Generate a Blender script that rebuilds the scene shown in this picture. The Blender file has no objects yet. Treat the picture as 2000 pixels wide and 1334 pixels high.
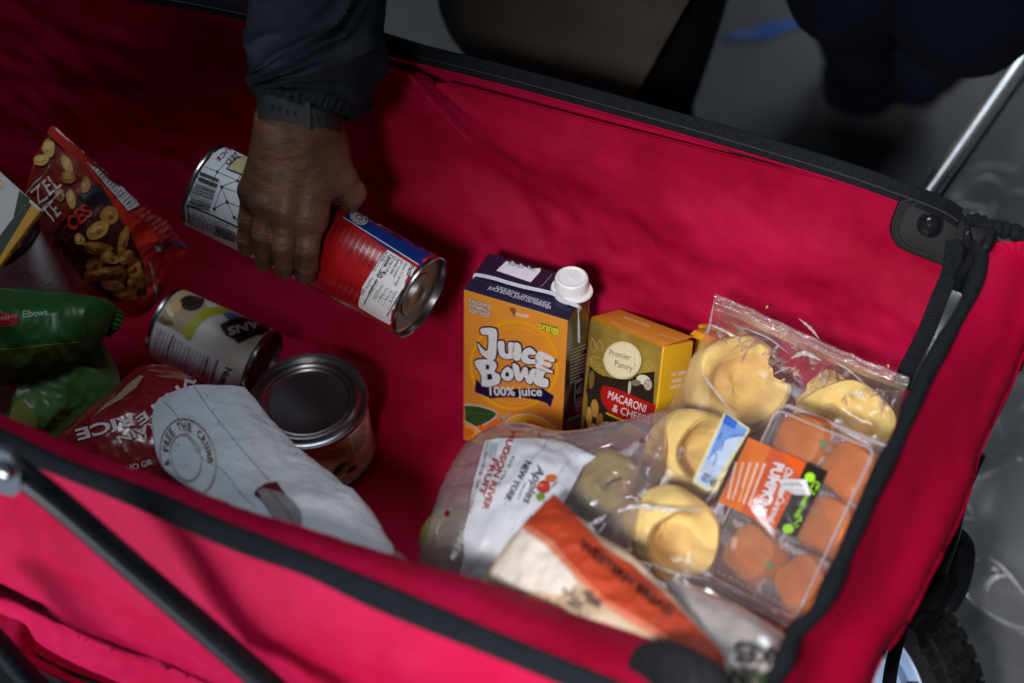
import bpy, bmesh, math, random
import numpy as np
from mathutils import Vector, Matrix, noise as mnoise
from mathutils.geometry import tessellate_polygon
from mathutils.bvhtree import BVHTree
random.seed(7)
SC = bpy.context.scene
# ------------------------------------------------------------------ camera
FPX = 4062.0                      # focal length for a 2000 px wide frame
AX = Vector((0.92243159, 0.38575543, 0.01768366))     # camera right
AY = -Vector((0.28852721, -0.65805338, -0.69549824))  # camera up
AZ = -Vector((-0.25665543, 0.64665176, -0.71831016))  # camera back
CAM = Vector((0, 0, 1.6505))
cd = bpy.data.cameras.new('camera')
cam = bpy.data.objects.new('camera', cd)
SC.collection.objects.link(cam)
cam.matrix_world = Matrix(((AX.x, AY.x, AZ.x, CAM.x), (AX.y, AY.y, AZ.y, CAM.y), (AX.z, AY.z, AZ.z, CAM.z), (0, 0, 0, 1)))
cd.sensor_width = 36; cd.lens = 36 * FPX / 2000
cd.clip_start = 0.05; cd.clip_end = 200
cd.dof.use_dof = True; cd.dof.focus_distance = 1.73; cd.dof.aperture_fstop = 2.7
SC.camera = cam
# ------------------------------------------------------------------ world and lamps (an indoor hall)
w = bpy.data.worlds.new('World'); SC.world = w; w.use_nodes = True
w.node_tree.nodes['Background'].inputs[0].default_value = (0.62, 0.80, 1.0, 1)
w.node_tree.nodes['Background'].inputs[1].default_value = 0.024
SC.view_settings.view_transform = 'Standard'; SC.view_settings.look = 'None'
SC.view_settings.exposure = 0.0; SC.view_settings.gamma = 1

def aim(o, loc, target):
    o.location = loc
    o.rotation_euler = (Vector(target) - Vector(loc)).to_track_quat('-Z', 'Y').to_euler()
def area(name, loc, target, sx, sy, power, color):
    l = bpy.data.lights.new(name, 'AREA'); l.shape = 'RECTANGLE'; l.size = sx; l.size_y = sy
    l.energy = power; l.color = color
    o = bpy.data.objects.new(name, l); SC.collection.objects.link(o); aim(o, loc, target); return o
def spot(name, loc, target, deg, blend, radius, power, color):
    l = bpy.data.lights.new(name, 'SPOT'); l.spot_size = math.radians(deg); l.spot_blend = blend
    l.shadow_soft_size = radius; l.energy = power; l.color = color
    o = bpy.data.objects.new(name, l); SC.collection.objects.link(o); aim(o, loc, target); return o
spot('key_lamp', (-0.16, -0.42, 1.78), (-0.02, 1.18, 0.38), 37, 1.0, 0.11, 222, (1.0, 0.95, 0.92))
area('low_fill', (-1.3, -0.7, 0.20), (-0.6, 0.75, 0.40), 1.3, 0.40, 40, (0.86, 0.92, 1.0))  # unseen light added below rim height, brightens only the near panel's outer face
area('ceiling_lamp', (-0.95, 1.22, 2.9), (-0.65, 1.05, 0.3), 1.0, 0.7, 18, (0.84, 0.92, 1.0))
area('pole_back_light', (0.42, 3.15, 1.92), (-0.12, 1.6, 0.2), 1.2, 0.5, 15, (0.82, 0.90, 1.0))  # unseen light added at the back to put a highlight on the pole

# ------------------------------------------------------------------ places
def ray(px, py):
    return AX * ((px - 1000) / FPX) - AY * ((py - 667) / FPX) - AZ
def at(px, py, z=None, y=None, d=None):
    r = ray(px, py)
    if z is not None: k = (z - CAM.z) / r.z
    elif y is not None: k = (y - CAM.y) / r.y
    else: k = d
    return CAM + r * k
def V(*a): return Vector(a)
# ------------------------------------------------------------------ materials
MATS = {}
def s2l(c):
    c = c / 255.0
    return c / 12.92 if c <= 0.04045 else ((c + 0.055) / 1.055) ** 2.4
def rgb(r, g, b): return (s2l(r), s2l(g), s2l(b), 1)
def newmat(name):
    m = bpy.data.materials.new(name); m.use_nodes = True
    nt = m.node_tree; return m, nt, nt.nodes['Principled BSDF'], nt.nodes['Material Output']
def pbr(name, c, rough=0.5, metal=0.0, spec=0.5, bump=0.0, bscale=60.0, vary=0.0, vscale=20.0, coat=0.0, sheen=0.0, bdetail=4, bdist=0.002):
    if name in MATS: return MATS[name]
    m, nt, b, out = newmat(name)
    b.inputs['Base Color'].default_value = c; b.inputs['Roughness'].default_value = rough
    b.inputs['Metallic'].default_value = metal; b.inputs['Specular IOR Level'].default_value = spec
    b.inputs['Coat Weight'].default_value = coat; b.inputs['Coat Roughness'].default_value = 0.15
    if sheen:
        b.inputs['Sheen Weight'].default_value = sheen; b.inputs['Sheen Roughness'].default_value = 0.35
        b.inputs['Sheen Tint'].default_value = (min(1, c[0] * 1.5 + .3), c[1] + .25, c[2] + .35, 1)
    N, L = nt.nodes, nt.links
    if bump or vary:
        tc = N.new('ShaderNodeTexCoord')
    if vary:
        n = N.new('ShaderNodeTexNoise'); n.inputs['Scale'].default_value = vscale; n.inputs['Detail'].default_value = 6
        L.new(tc.outputs['Object'], n.inputs['Vector'])
        r = N.new('ShaderNodeMapRange'); r.inputs[1].default_value = .3; r.inputs[2].default_value = .7
        r.inputs[3].default_value = 1 - vary; r.inputs[4].default_value = 1 + vary
        L.new(n.outputs['Fac'], r.inputs[0])
        mx = N.new('ShaderNodeVectorMath'); mx.operation = 'SCALE'; mx.inputs[0].default_value = c[:3]
        L.new(r.outputs[0], mx.inputs['Scale']); L.new(mx.outputs[0], b.inputs['Base Color'])
    if bump:
        n = N.new('ShaderNodeTexNoise'); n.inputs['Scale'].default_value = bscale; n.inputs['Detail'].default_value = bdetail
        L.new(tc.outputs['Object'], n.inputs['Vector'])
        bp = N.new('ShaderNodeBump'); bp.inputs['Strength'].default_value = bump; bp.inputs['Distance'].default_value = bdist
        L.new(n.outputs['Fac'], bp.inputs['Height']); L.new(bp.outputs[0], b.inputs['Normal'])
    MATS[name] = m; return m
def ink(r, g, b, rough=0.5):
    return pbr('ink_%d_%d_%d' % (r, g, b), rgb(r, g, b), rough, spec=0.3, vary=0.06, vscale=300)

def fabric(name, c, c2, weave=1150.0, sheen=0.0, rough=0.62, bump=.25, rot=(0.3, 0.72, 0.2)):
    m, nt, b, out = newmat(name); N, L = nt.nodes, nt.links
    tc = N.new('ShaderNodeTexCoord')
    n = N.new('ShaderNodeTexNoise'); n.inputs['Scale'].default_value = 9; n.inputs['Detail'].default_value = 9; n.inputs['Roughness'].default_value = .62
    L.new(tc.outputs['Object'], n.inputs['Vector'])
    n2 = N.new('ShaderNodeTexNoise'); n2.inputs['Scale'].default_value = 900; n2.inputs['Detail'].default_value = 2
    L.new(tc.outputs['Object'], n2.inputs['Vector'])
    mp = N.new('ShaderNodeMapping'); mp.inputs['Rotation'].default_value = rot
    L.new(tc.outputs['Object'], mp.inputs['Vector'])
    wv = N.new('ShaderNodeTexWave'); wv.inputs['Scale'].default_value = weave / 6.3; wv.inputs['Distortion'].default_value = 1.6; wv.inputs['Detail'].default_value = 1
    L.new(mp.outputs[0], wv.inputs['Vector'])
    r = N.new('ShaderNodeMapRange'); r.inputs[1].default_value = .32; r.inputs[2].default_value = .68
    L.new(n.outputs['Fac'], r.inputs[0])
    mx = N.new('ShaderNodeMix'); mx.data_type = 'RGBA'; mx.inputs[6].default_value = c; mx.inputs[7].default_value = c2
    L.new(r.outputs[0], mx.inputs[0])
    ma = N.new('ShaderNodeMath'); ma.operation = 'MULTIPLY_ADD'; ma.inputs[1].default_value = .46; ma.inputs[2].default_value = .77
    L.new(wv.outputs['Fac'], ma.inputs[0])
    mb = N.new('ShaderNodeMath'); mb.operation = 'MULTIPLY_ADD'; mb.inputs[1].default_value = .5
    L.new(n2.outputs['Fac'], mb.inputs[0]); mc = N.new('ShaderNodeMath'); mc.operation = 'ADD'; mc.inputs[1].default_value = -.25
    L.new(mb.outputs[0], mc.inputs[0]); L.new(ma.outputs[0], mb.inputs[2])
    sc_ = N.new('ShaderNodeVectorMath'); sc_.operation = 'SCALE'
    L.new(mx.outputs[2], sc_.inputs[0]); L.new(mc.outputs[0], sc_.inputs['Scale']); L.new(sc_.outputs[0], b.inputs['Base Color'])
    b.inputs['Roughness'].default_value = rough; b.inputs['Specular IOR Level'].default_value = .08
    b.inputs['Sheen Weight'].default_value = sheen; b.inputs['Sheen Roughness'].default_value = .4
    b.inputs['Sheen Tint'].default_value = (1, .45, .6, 1)
    bp = N.new('ShaderNodeBump'); bp.inputs['Strength'].default_value = bump; bp.inputs['Distance'].default_value = .0006
    L.new(wv.outputs['Fac'], bp.inputs['Height'])
    bp2 = N.new('ShaderNodeBump'); bp2.inputs['Strength'].default_value = .8; bp2.inputs['Distance'].default_value = .005
    n3 = N.new('ShaderNodeTexNoise'); n3.noise_type = 'RIDGED_MULTIFRACTAL'; n3.inputs['Scale'].default_value = 8; n3.inputs['Detail'].default_value = 4; n3.inputs['Roughness'].default_value = .55
    L.new(tc.outputs['Object'], n3.inputs['Vector']); L.new(n3.outputs['Fac'], bp2.inputs['Height'])
    L.new(bp.outputs[0], bp2.inputs['Normal']); L.new(bp2.outputs[0], b.inputs['Normal'])
    MATS[name] = m; return m

def film(name, tint=(1, 1, 1), haze=0.04, gloss=0.10, rough=0.06, bscale=45, bstr=.6, hc=(.8, .8, .82)):
    m, nt, b, out = newmat(name); N, L = nt.nodes, nt.links; N.remove(b)
    tr = N.new('ShaderNodeBsdfTransparent'); tr.inputs[0].default_value = (*tint, 1)
    gl = N.new('ShaderNodeBsdfGlossy'); gl.inputs['Roughness'].default_value = rough; gl.inputs[0].default_value = (1, 1, 1, 1)
    df = N.new('ShaderNodeBsdfDiffuse'); df.inputs[0].default_value = (*hc, 1)
    tc = N.new('ShaderNodeTexCoord')
    n = N.new('ShaderNodeTexNoise'); n.inputs['Scale'].default_value = bscale; n.inputs['Detail'].default_value = 4; n.inputs['Distortion'].default_value = .6
    L.new(tc.outputs['Object'], n.inputs['Vector'])
    bp = N.new('ShaderNodeBump'); bp.inputs['Strength'].default_value = bstr; bp.inputs['Distance'].default_value = .004
    L.new(n.outputs['Fac'], bp.inputs['Height']); L.new(bp.outputs[0], gl.inputs['Normal'])
    lw = N.new('ShaderNodeLayerWeight'); lw.inputs['Blend'].default_value = .25; L.new(bp.outputs[0], lw.inputs['Normal'])
    ma = N.new('ShaderNodeMath'); ma.operation = 'MULTIPLY_ADD'; ma.inputs[1].default_value = .55; ma.inputs[2].default_value = gloss; ma.use_clamp = True
    L.new(lw.outputs['Facing'], ma.inputs[0])
    m1 = N.new('ShaderNodeMixShader'); L.new(tr.outputs[0], m1.inputs[1]); L.new(df.outputs[0], m1.inputs[2]); m1.inputs[0].default_value = haze
    m2 = N.new('ShaderNodeMixShader'); L.new(ma.outputs[0], m2.inputs[0]); L.new(m1.outputs[0], m2.inputs[1]); L.new(gl.outputs[0], m2.inputs[2])
    L.new(m2.outputs[0], out.inputs[0]); MATS[name] = m; return m

# ------------------------------------------------------------------ mesh building
class MB:
    def __init__(s): s.v = []; s.f = []; s.m = []; s.mats = []; s.smooth = True
    def mi(s, mat):
        if mat not in s.mats: s.mats.append(mat)
        return s.mats.index(mat)
    def add(s, vs, fs, mat):
        o = len(s.v); k = s.mi(mat); s.v += [Vector(v) for v in vs]
        for f in fs: s.f.append(tuple(i + o for i in f)); s.m.append(k)
        return s
    def grid(s, G, mat, closeu=False, closev=False):
        nv, nu = len(G), len(G[0]); vs = [p for r in G for p in r]; fs = []
        for j in range(nv if closev else nv - 1):
            for i in range(nu if closeu else nu - 1):
                a = j * nu + i; b = j * nu + (i + 1) % nu; c = ((j + 1) % nv) * nu + (i + 1) % nu; d = ((j + 1) % nv) * nu + i
                fs.append((a, b, c, d))
        return s.add(vs, fs, mat)
    def lathe(s, o, ax, prof, mat, seg=48, ref=None, cap0=False, cap1=False, wob=None):
        ax = Vector(ax).normalized(); ref = Vector(ref or (0, 0, 1))
        e1 = (ref - ax * ref.dot(ax))
        if e1.length < 1e-4: e1 = Vector((1, 0, 0)) - ax * ax.x
        e1.normalize(); e2 = ax.cross(e1); G = []
        for k, (r, h) in enumerate(prof):
            row = []
            for i in range(seg):
                t = 2 * math.pi * i / seg; rr, hh = (r, h) if not wob else wob(r, h, t)
                row.append(Vector(o) + ax * hh + (e1 * math.cos(t) + e2 * math.sin(t)) * rr)
            G.append(row)
        s.grid(G, mat, closeu=True)
        if cap0: s.add(G[0], [tuple(range(seg))[::-1]], mat)
        if cap1: s.add(G[-1], [tuple(range(seg))], mat)
        return s
    def tube(s, pts, r, mat, seg=12, smooth=True, caps=True, n=None):
        P = catm([Vector(p) for p in pts], n or max(2, (len(pts) - 1) * 8 + 1)) if smooth and len(pts) > 2 else [Vector(p) for p in pts]
        G = []; up = Vector((0, 0, 1))
        for i, p in enumerate(P):
            t = (P[min(i + 1, len(P) - 1)] - P[max(i - 1, 0)]).normalized()
            if i == 0:
                e1 = up - t * up.dot(t)
                if e1.length < .05: e1 = Vector((1, 0, 0)) - t * t.x
            else: e1 = e1 - t * e1.dot(t)
            e1.normalize(); e2 = t.cross(e1)
            rr = r(i / (len(P) - 1)) if callable(r) else r
            G.append([p + (e1 * math.cos(a) + e2 * math.sin(a)) * rr for a in [2 * math.pi * k / seg for k in range(seg)]])
        s.grid(G, mat, closeu=True)
        if caps: s.add(G[0], [tuple(range(seg))[::-1]], mat); s.add(G[-1], [tuple(range(seg))], mat)
        return s
    def box(s, o, ex, ey, ez, mat, bev=0.0, mats6=None):
        """o = corner, ex ey ez = full edge vectors"""
        bm = bmesh.new(); bmesh.ops.create_cube(bm, size=1)
        ex, ey, ez = Vector(ex), Vector(ey), Vector(ez); o = Vector(o)
        L = Vector((ex.length, ey.length, ez.length))
        for v in bm.verts: v.co = Vector(((v.co.x + .5) * L.x, (v.co.y + .5) * L.y, (v.co.z + .5) * L.z))
        if bev: bmesh.ops.bevel(bm, geom=bm.edges[:], offset=bev, segments=2, profile=.6, affect='EDGES')
        for v in bm.verts: v.co = o + ex * (v.co.x / L.x) + ey * (v.co.y / L.y) + ez * (v.co.z / L.z)
        bm.verts.index_update()
        vs = [v.co.copy() for v in bm.verts]
        fs = [tuple(v.index for v in f.verts) for f in bm.faces]; bm.free()
        if mats6:
            dirs = [(-ex, 0), (ex, 1), (-ey, 2), (ey, 3), (-ez, 4), (ez, 5)]
            base = len(s.v); s.v += vs
            for f in fs:
                a, b, c = vs[f[0]], vs[f[1]], vs[f[2]]; n = (b - a).cross(c - a).normalized()
                k = max(dirs, key=lambda q: n.dot(q[0].normalized()))[1]
                s.f.append(tuple(i + base for i in f)); s.m.append(s.mi(mats6[k]))
            return s
        return s.add(vs, fs, mat)
    def bvh(s): return BVHTree.FromPolygons([tuple(v) for v in s.v], s.f)

def catm(P, n, closed=False):
    P = np.array([tuple(p) for p in P], float); m = len(P); out = []
    for k in range(n):
        t = k / (n - 1) * (m - 1); i = min(int(t), m - 2); t -= i
        p1, p2 = P[i], P[i + 1]
        p0 = P[i - 1] if i > 0 else 2 * p1 - p2
        p3 = P[i + 2] if i + 2 < m else 2 * p2 - p1
        out.append(Vector(.5 * (2 * p1 + (p2 - p0) * t + (2 * p0 - 5 * p1 + 4 * p2 - p3) * t * t + (3 * p1 - p0 - 3 * p2 + p3) * t ** 3)))
    return out
def loft(rows, nu, nv):
    """rows of 3D points -> nv x nu smooth grid"""
    R = [catm(r, nu) for r in rows]
    cols = [catm([R[j][i] for j in range(len(R))], nv) for i in range(nu)]
    return [[cols[i][j] for i in range(nu)] for j in range(nv)]
def pts(row, z=None):
    out = []
    for q in row:
        if isinstance(q, Vector): out.append(q)
        elif len(q) == 3: out.append(at(q[0], q[1], z=q[2]))
        else: out.append(at(q[0], q[1], z=z))
    return out
def normals(G):
    nv, nu = len(G), len(G[0]); N = []
    for j in range(nv):
        row = []
        for i in range(nu):
            a = G[j][min(i + 1, nu - 1)] - G[j][max(i - 1, 0)]; b = G[min(j + 1, nv - 1)][i] - G[max(j - 1, 0)][i]
            n = a.cross(b)
            n = n.normalized() if n.length > 1e-9 else Vector((0, 0, 1))
            if n.dot(CAM - G[j][i]) < 0: n = -n
            row.append(n)
        N.append(row)
    return N
def fbm(p, f, seed=0, ridge=False, oct_=3):
    s = 0; a = 1; tot = 0
    for k in range(oct_):
        v = mnoise.noise(Vector((p.x * f + seed * 7.3, p.y * f - seed * 3.1, p.z * f + seed * 1.7)))
        s += a * ((1 - abs(v) * 2.4) if ridge else v); tot += a; a *= .5; f *= 2.1
    return s / tot
def wrinkle(G, amp, freq, seed=0, ridge=False, mask=None, oct_=3, N=None):
    N = N or normals(G); nv, nu = len(G), len(G[0])
    return [[G[j][i] + N[j][i] * (amp * fbm(G[j][i], freq, seed, ridge, oct_) * (mask(i / (nu - 1), j / (nv - 1)) if mask else 1)) for i in range(nu)] for j in range(nv)]
def pillow(rows, bulge, back, mat, nu=60, nv=60, amp=.0015, freq=35, seed=0, pw=.45, ridge=False, edge=0.0, backmat=None, mb=None, oct_=3, both=True, crk=0.0):
    G = loft([pts(r) for r in rows], nu, nv); N = normals(G); mb = mb or MB()
    def pr(u, v):
        return (max(0, math.sin(math.pi * u)) * max(0, math.sin(math.pi * v))) ** pw
    F = []; B = []
    for j in range(nv):
        fr = []; br = []
        for i in range(nu):
            u, v = i / (nu - 1), j / (nv - 1); p = G[j][i]; n = N[j][i]; k = pr(u, v)
            w_ = amp * fbm(p, freq, seed, ridge, oct_) + (crk * fbm(p, 55, seed + 2, True, 2) if crk else 0)
            fr.append(p + n * (bulge * k + w_ * (.25 + .75 * min(1, k * 1.3)) + edge))
            br.append(p - n * (back * k - w_ * .5 * min(1, k) + edge))
        F.append(fr); B.append(br)
    mb.grid(F, mat)
    if both:
        mb.grid(B, backmat or mat)
        if edge:
            loop = [(j, 0) for j in range(nv)] + [(nv - 1, i) for i in range(1, nu)] + [(j, nu - 1) for j in range(nv - 2, -1, -1)] + [(0, i) for i in range(nu - 2, 0, -1)]
            mb.grid([[F[a][b] for a, b in loop], [B[a][b] for a, b in loop]], mat, closeu=True)
    return mb
def noisy(mb, amp, freq, seed=0):
    for i, v in enumerate(mb.v):
        mb.v[i] = v + Vector((fbm(v, freq, seed), fbm(v, freq, seed + 5), fbm(v, freq, seed + 9))) * amp
    return mb

# ------------------------------------------------------------------ things
def mkobj(name, mb, off, parent=None, smooth=True, kind=None):
    me = bpy.data.meshes.new(name)
    me.from_pydata([tuple(v - off) for v in mb.v], [], mb.f)
    for m in mb.mats: me.materials.append(m)
    me.polygons.foreach_set('material_index', mb.m)
    if smooth:
        me.polygons.foreach_set('use_smooth', [True] * len(mb.f))
        try: me.set_sharp_from_angle(angle=math.radians(38))
        except Exception: pass
    me.update()
    o = bpy.data.objects.new(name, me); SC.collection.objects.link(o)
    if parent: o.parent = parent
    if kind: o['kind'] = kind
    return o
class Thing:
    def __init__(s, name, label, cat, group=None):
        s.name = name; s.label = label; s.cat = cat; s.group = group; s.parts = []
    def part(s, name, mb, sub=None, label=None, kind=None, smooth=True):
        """sub = index handle of the part it belongs to"""
        s.parts.append((name, mb, sub, label, kind, smooth)); return len(s.parts) - 1
    def done(s):
        if len(s.parts) == 1:
            name, mb, sub, label, kind, sm = s.parts[0]
            xs = [v.x for v in mb.v]; ys = [v.y for v in mb.v]; zs = [v.z for v in mb.v]
            off = Vector(((min(xs) + max(xs)) / 2, (min(ys) + max(ys)) / 2, min(zs)))
            o = mkobj(s.name, mb, off, None, sm, kind); o.location = off
        else:
            allv = [v for p in s.parts for v in p[1].v]
            xs = [v.x for v in allv]; ys = [v.y for v in allv]; zs = [v.z for v in allv]
            off = Vector(((min(xs) + max(xs)) / 2, (min(ys) + max(ys)) / 2, min(zs)))
            o = bpy.data.objects.new(s.name, None); SC.collection.objects.link(o); o.location = off
            o.empty_display_size = .02; obs = []
            for name, mb, sub, label, kind, sm in s.parts:
                q = mkobj(name, mb, off, o if sub is None else obs[sub], sm, kind)
                if label: q['label'] = label
                obs.append(q)
        o['label'] = s.label; o['category'] = s.cat
        if s.group: o['group'] = s.group
        return o

# ------------------------------------------------------------------ printed matter: thin ink sheets laid on surfaces
_tc = {}
def glyphs(s, bold=0.0, shear=0.0, space=1.0):
    k = (s, bold, shear, space)
    if k not in _tc:
        c = bpy.data.curves.new('t', 'FONT'); c.body = s; c.offset = bold; c.shear = shear; c.space_character = space
        c.resolution_u = 3
        o = bpy.data.objects.new('t', c); SC.collection.objects.link(o)
        bpy.context.view_layer.update()
        me = bpy.data.meshes.new_from_object(o.evaluated_get(bpy.context.evaluated_depsgraph_get()))
        vs = [(v.co.x, v.co.y) for v in me.vertices]; fs = [tuple(p.vertices) for p in me.polygons]
        bpy.data.objects.remove(o); bpy.data.curves.remove(c); bpy.data.meshes.remove(me)
        x0 = min(v[0] for v in vs); x1 = max(v[0] for v in vs)
        base = 0.0; top = .73 if any(ch.isupper() or ch.isdigit() or ch in 'bdfhklt&%' for ch in s) else .52
        _tc[k] = ([((x - x0) / (x1 - x0), (y - base) / top) for x, y in vs], fs)
    return _tc[k]
class Print:
    def __init__(s, targets, scale=1.0, off=(0, 0), gap=.00025, maxlen=10, jump=.02):
        s.mb = MB(); s.t = []; s.k = scale; s.o = off; s.gap = gap; s.ml = maxlen; s.jump = jump
        V_, F_ = [], []
        for m in targets:
            b = len(V_); V_ += [tuple(v) for v in m.v]; F_ += [tuple(i + b for i in f) for f in m.f]
        s.tree = BVHTree.FromPolygons(V_, F_)
    def z(s, scale, off): s.k = scale; s.o = off; return s
    def px(s, p): return (p[0] / s.k + s.o[0], p[1] / s.k + s.o[1])
    def lay(s, P2, F2, mat, layer):
        bm = bmesh.new(); vs = [bm.verts.new((x, y, 0)) for x, y in P2]
        for f in F2:
            try: bm.faces.new([vs[i] for i in f])
            except Exception: pass
        bmesh.ops.triangulate(bm, faces=bm.faces[:])
        for _ in range(7):
            es = [e for e in bm.edges if e.calc_length() > s.ml]
            if not es: break
            bmesh.ops.subdivide_edges(bm, edges=es, cuts=1)
            bmesh.ops.triangulate(bm, faces=[f for f in bm.faces if len(f.verts) > 3])
        bm.verts.index_update(); out = []; ok = []; dd = []
        for v in bm.verts:
            r = ray(v.co.x, v.co.y); h, n, i, d = s.tree.ray_cast(CAM, r)
            if h is None: out.append(CAM.copy()); ok.append(False); dd.append(0); continue
            if n.dot(r) > 0: n = -n
            out.append(h + n * (s.gap * (layer + 1))); ok.append(True); dd.append(d)
        fs = []
        for f in bm.faces:
            ii = [v.index for v in f.verts]
            if all(ok[i] for i in ii) and max(dd[i] for i in ii) - min(dd[i] for i in ii) < s.jump: fs.append(tuple(ii))
        bm.free()
        used = sorted({i for f in fs for i in f}); mp = {a: b for b, a in enumerate(used)}
        s.mb.add([out[i] for i in used], [tuple(mp[i] for i in f) for f in fs], mat); return s
    def poly(s, P, mat, layer=0, grow=0.0, smooth=0):
        P = [s.px(p) for p in P]
        if smooth:
            n = len(P); Q = []
            for i in range(n):
                a, b, c, d = (np.array(P[(i + k - 1) % n]) for k in range(4))
                for t in np.arange(smooth) / smooth:
                    Q.append(tuple(.5 * (2 * b + (c - a) * t + (2 * a - 5 * b + 4 * c - d) * t * t + (3 * b - a - 3 * c + d) * t ** 3)))
            P = Q
        if grow:
            A = sum(P[i][0] * P[(i + 1) % len(P)][1] - P[(i + 1) % len(P)][0] * P[i][1] for i in range(len(P)))
            sg = 1 if A > 0 else -1; Q = []
            for i in range(len(P)):
                a, b, c = Vector(P[i - 1]), Vector(P[i]), Vector(P[(i + 1) % len(P)])
                n1 = (b - a); n1 = Vector((n1.y, -n1.x)).normalized() * sg; n2 = (c - b); n2 = Vector((n2.y, -n2.x)).normalized() * sg
                m = n1 + n2; m = m.normalized() if m.length > .1 else n1
                q = b + m * (grow / max(.55, m.dot(n1))); Q.append((q.x, q.y))
            P = Q
        T = tessellate_polygon([[Vector((x, y, 0)) for x, y in P]])
        return s.lay(P, [tuple(t) for t in T], mat, layer)
    def ell(s, cx, cy, rx, ry, mat, layer=0, rot=0, n=28, wob=0, seed=0, inner=0):
        R = math.radians(rot); rnd = random.Random(seed); ph = rnd.random() * 6
        def ring(k): return [(cx + rx * k * math.cos(a) * math.cos(R) * (1 + wob * math.sin(3 * a + ph)) - ry * k * math.sin(a) * math.sin(R), cy + rx * k * math.cos(a) * math.sin(R) + ry * k * math.sin(a) * math.cos(R) * (1 + wob * math.sin(2 * a + ph))) for a in [2 * math.pi * i / n for i in range(n)]]
        if not inner: return s.poly(ring(1), mat, layer)
        A = [s.px(p) for p in ring(1)]; B = [s.px(p) for p in ring(inner)]
        return s.lay(A + B, [(i, (i + 1) % n, n + (i + 1) % n, n + i) for i in range(n)], mat, layer)
    def line(s, P, wd, mat, layer=0, smooth=False):
        P = [Vector(s.px(p)) for p in P]
        if smooth and len(P) > 2: P = [Vector((q.x, q.y)) for q in catm([Vector((p.x, p.y, 0)) for p in P], (len(P) - 1) * 6 + 1)]
        L_, R_ = [], []
        for i, p in enumerate(P):
            t = (P[min(i + 1, len(P) - 1)] - P[max(i - 1, 0)]).normalized(); n = Vector((-t.y, t.x)) * wd / 2
            L_.append(tuple(p + n)); R_.append(tuple(p - n))
        n = len(P); return s.lay(L_ + R_, [(i, i + 1, n + i + 1, n + i) for i in range(n - 1)], mat, layer)
    def text(s, t, p0, p1, h, mat, layer=1, bold=0.0, shear=0.0, outline=None, ow=.03, space=1.0):
        a = Vector(s.px(p0)); b = Vector(s.px(p1)); ex = b - a
        if isinstance(h, tuple): ey = Vector((h[0] / s.k, h[1] / s.k))
        else: ey = Vector((ex.y, -ex.x)).normalized() * (h / s.k)
        if outline: 
            P2, F2 = glyphs(t, bold + ow, shear, space); s.lay([tuple(a + ex * x + ey * y) for x, y in P2], F2, outline, layer); layer += 1
        P2, F2 = glyphs(t, bold, shear, space)
        return s.lay([tuple(a + ex * x + ey * y) for x, y in P2], F2, mat, layer)
    def arc(s, t, cx, cy, rx, ry, a0, a1, hh, mat, layer=1, bold=0.0, rot=0):
        for i, ch in enumerate(t):
            if ch == ' ': continue
            k = (i + .5) / len(t); a = math.radians(a0 + (a1 - a0) * k); da = math.radians((a1 - a0) / len(t) * .42)
            R = math.radians(rot)
            def P(a, q): 
                x, y = rx * q * math.cos(a), ry * q * math.sin(a); return (cx + x * math.cos(R) - y * math.sin(R), cy + x * math.sin(R) + y * math.cos(R))
            p0, p1, p2 = P(a - da, 1), P(a + da, 1), P(a - da, 1 + hh)
            s.text(ch, p0, p1, (p2[0] - p0[0], p2[1] - p0[1]), mat, layer, bold)
        return s
    def smalltext(s, p0, p1, down, rows, mat, layer=1, wd=1.0, seed=0, fill=.75):
        """rows of unreadable small print"""
        rnd = random.Random(seed); p0, p1, down = Vector(p0), Vector(p1), Vector(down)
        for r in range(rows):
            t = 0.0; end = 1 if rnd.random() < .6 else rnd.uniform(.6, .95)
            while t < end:
                l = rnd.uniform(.04, .16); b = p0 + down * (r / max(1, rows - 1))
                s.line([b + (p1 - p0) * t, b + (p1 - p0) * min(end, t + l)], wd, mat, layer); t += l + (1 - fill) * .12
        return s
#@@BODY
# ------------------------------------------------------------------ palette of the real things
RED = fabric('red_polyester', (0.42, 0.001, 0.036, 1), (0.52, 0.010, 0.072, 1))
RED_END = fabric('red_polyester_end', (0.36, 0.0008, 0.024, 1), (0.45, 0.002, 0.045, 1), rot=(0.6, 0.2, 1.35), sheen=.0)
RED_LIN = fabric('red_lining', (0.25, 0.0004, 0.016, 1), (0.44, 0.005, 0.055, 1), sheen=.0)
WEB = pbr('black_webbing', (0.008, 0.010, 0.014, 1), .85, spec=.12, bump=.5, bscale=700, vary=.3, vscale=300)
BLACKP = pbr('black_plastic', (0.006, 0.007, 0.009, 1), .55, spec=.12, bump=.12, bscale=400)
TUBEM = pbr('black_enamel', (0.010, 0.013, 0.018, 1), .36, spec=.28, coat=.0, vary=.2, vscale=60)
STEEL = pbr('tin_steel', (0.32, 0.33, 0.36, 1), .27, metal=1, bump=.05, bscale=300, vary=.12, vscale=40)
CHROME = pbr('chrome', (0.85, 0.86, 0.88, 1), .38, metal=.85, vary=.1, vscale=40)
RUB = pbr('tyre_rubber', (0.007, 0.007, 0.007, 1), .8, spec=.15, bump=.2, bscale=300, vary=.3, vscale=60)

def sheet(G, mat, th=.0015, other=None):
    """a cloth panel with real thickness: seen face and back face"""
    N = normals(G); mb = MB(); mb.grid(G, mat)
    mb.grid([[p - n * th for p, n in zip(r, q)] for r, q in zip(G, N)], other or mat)
    return mb

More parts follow.
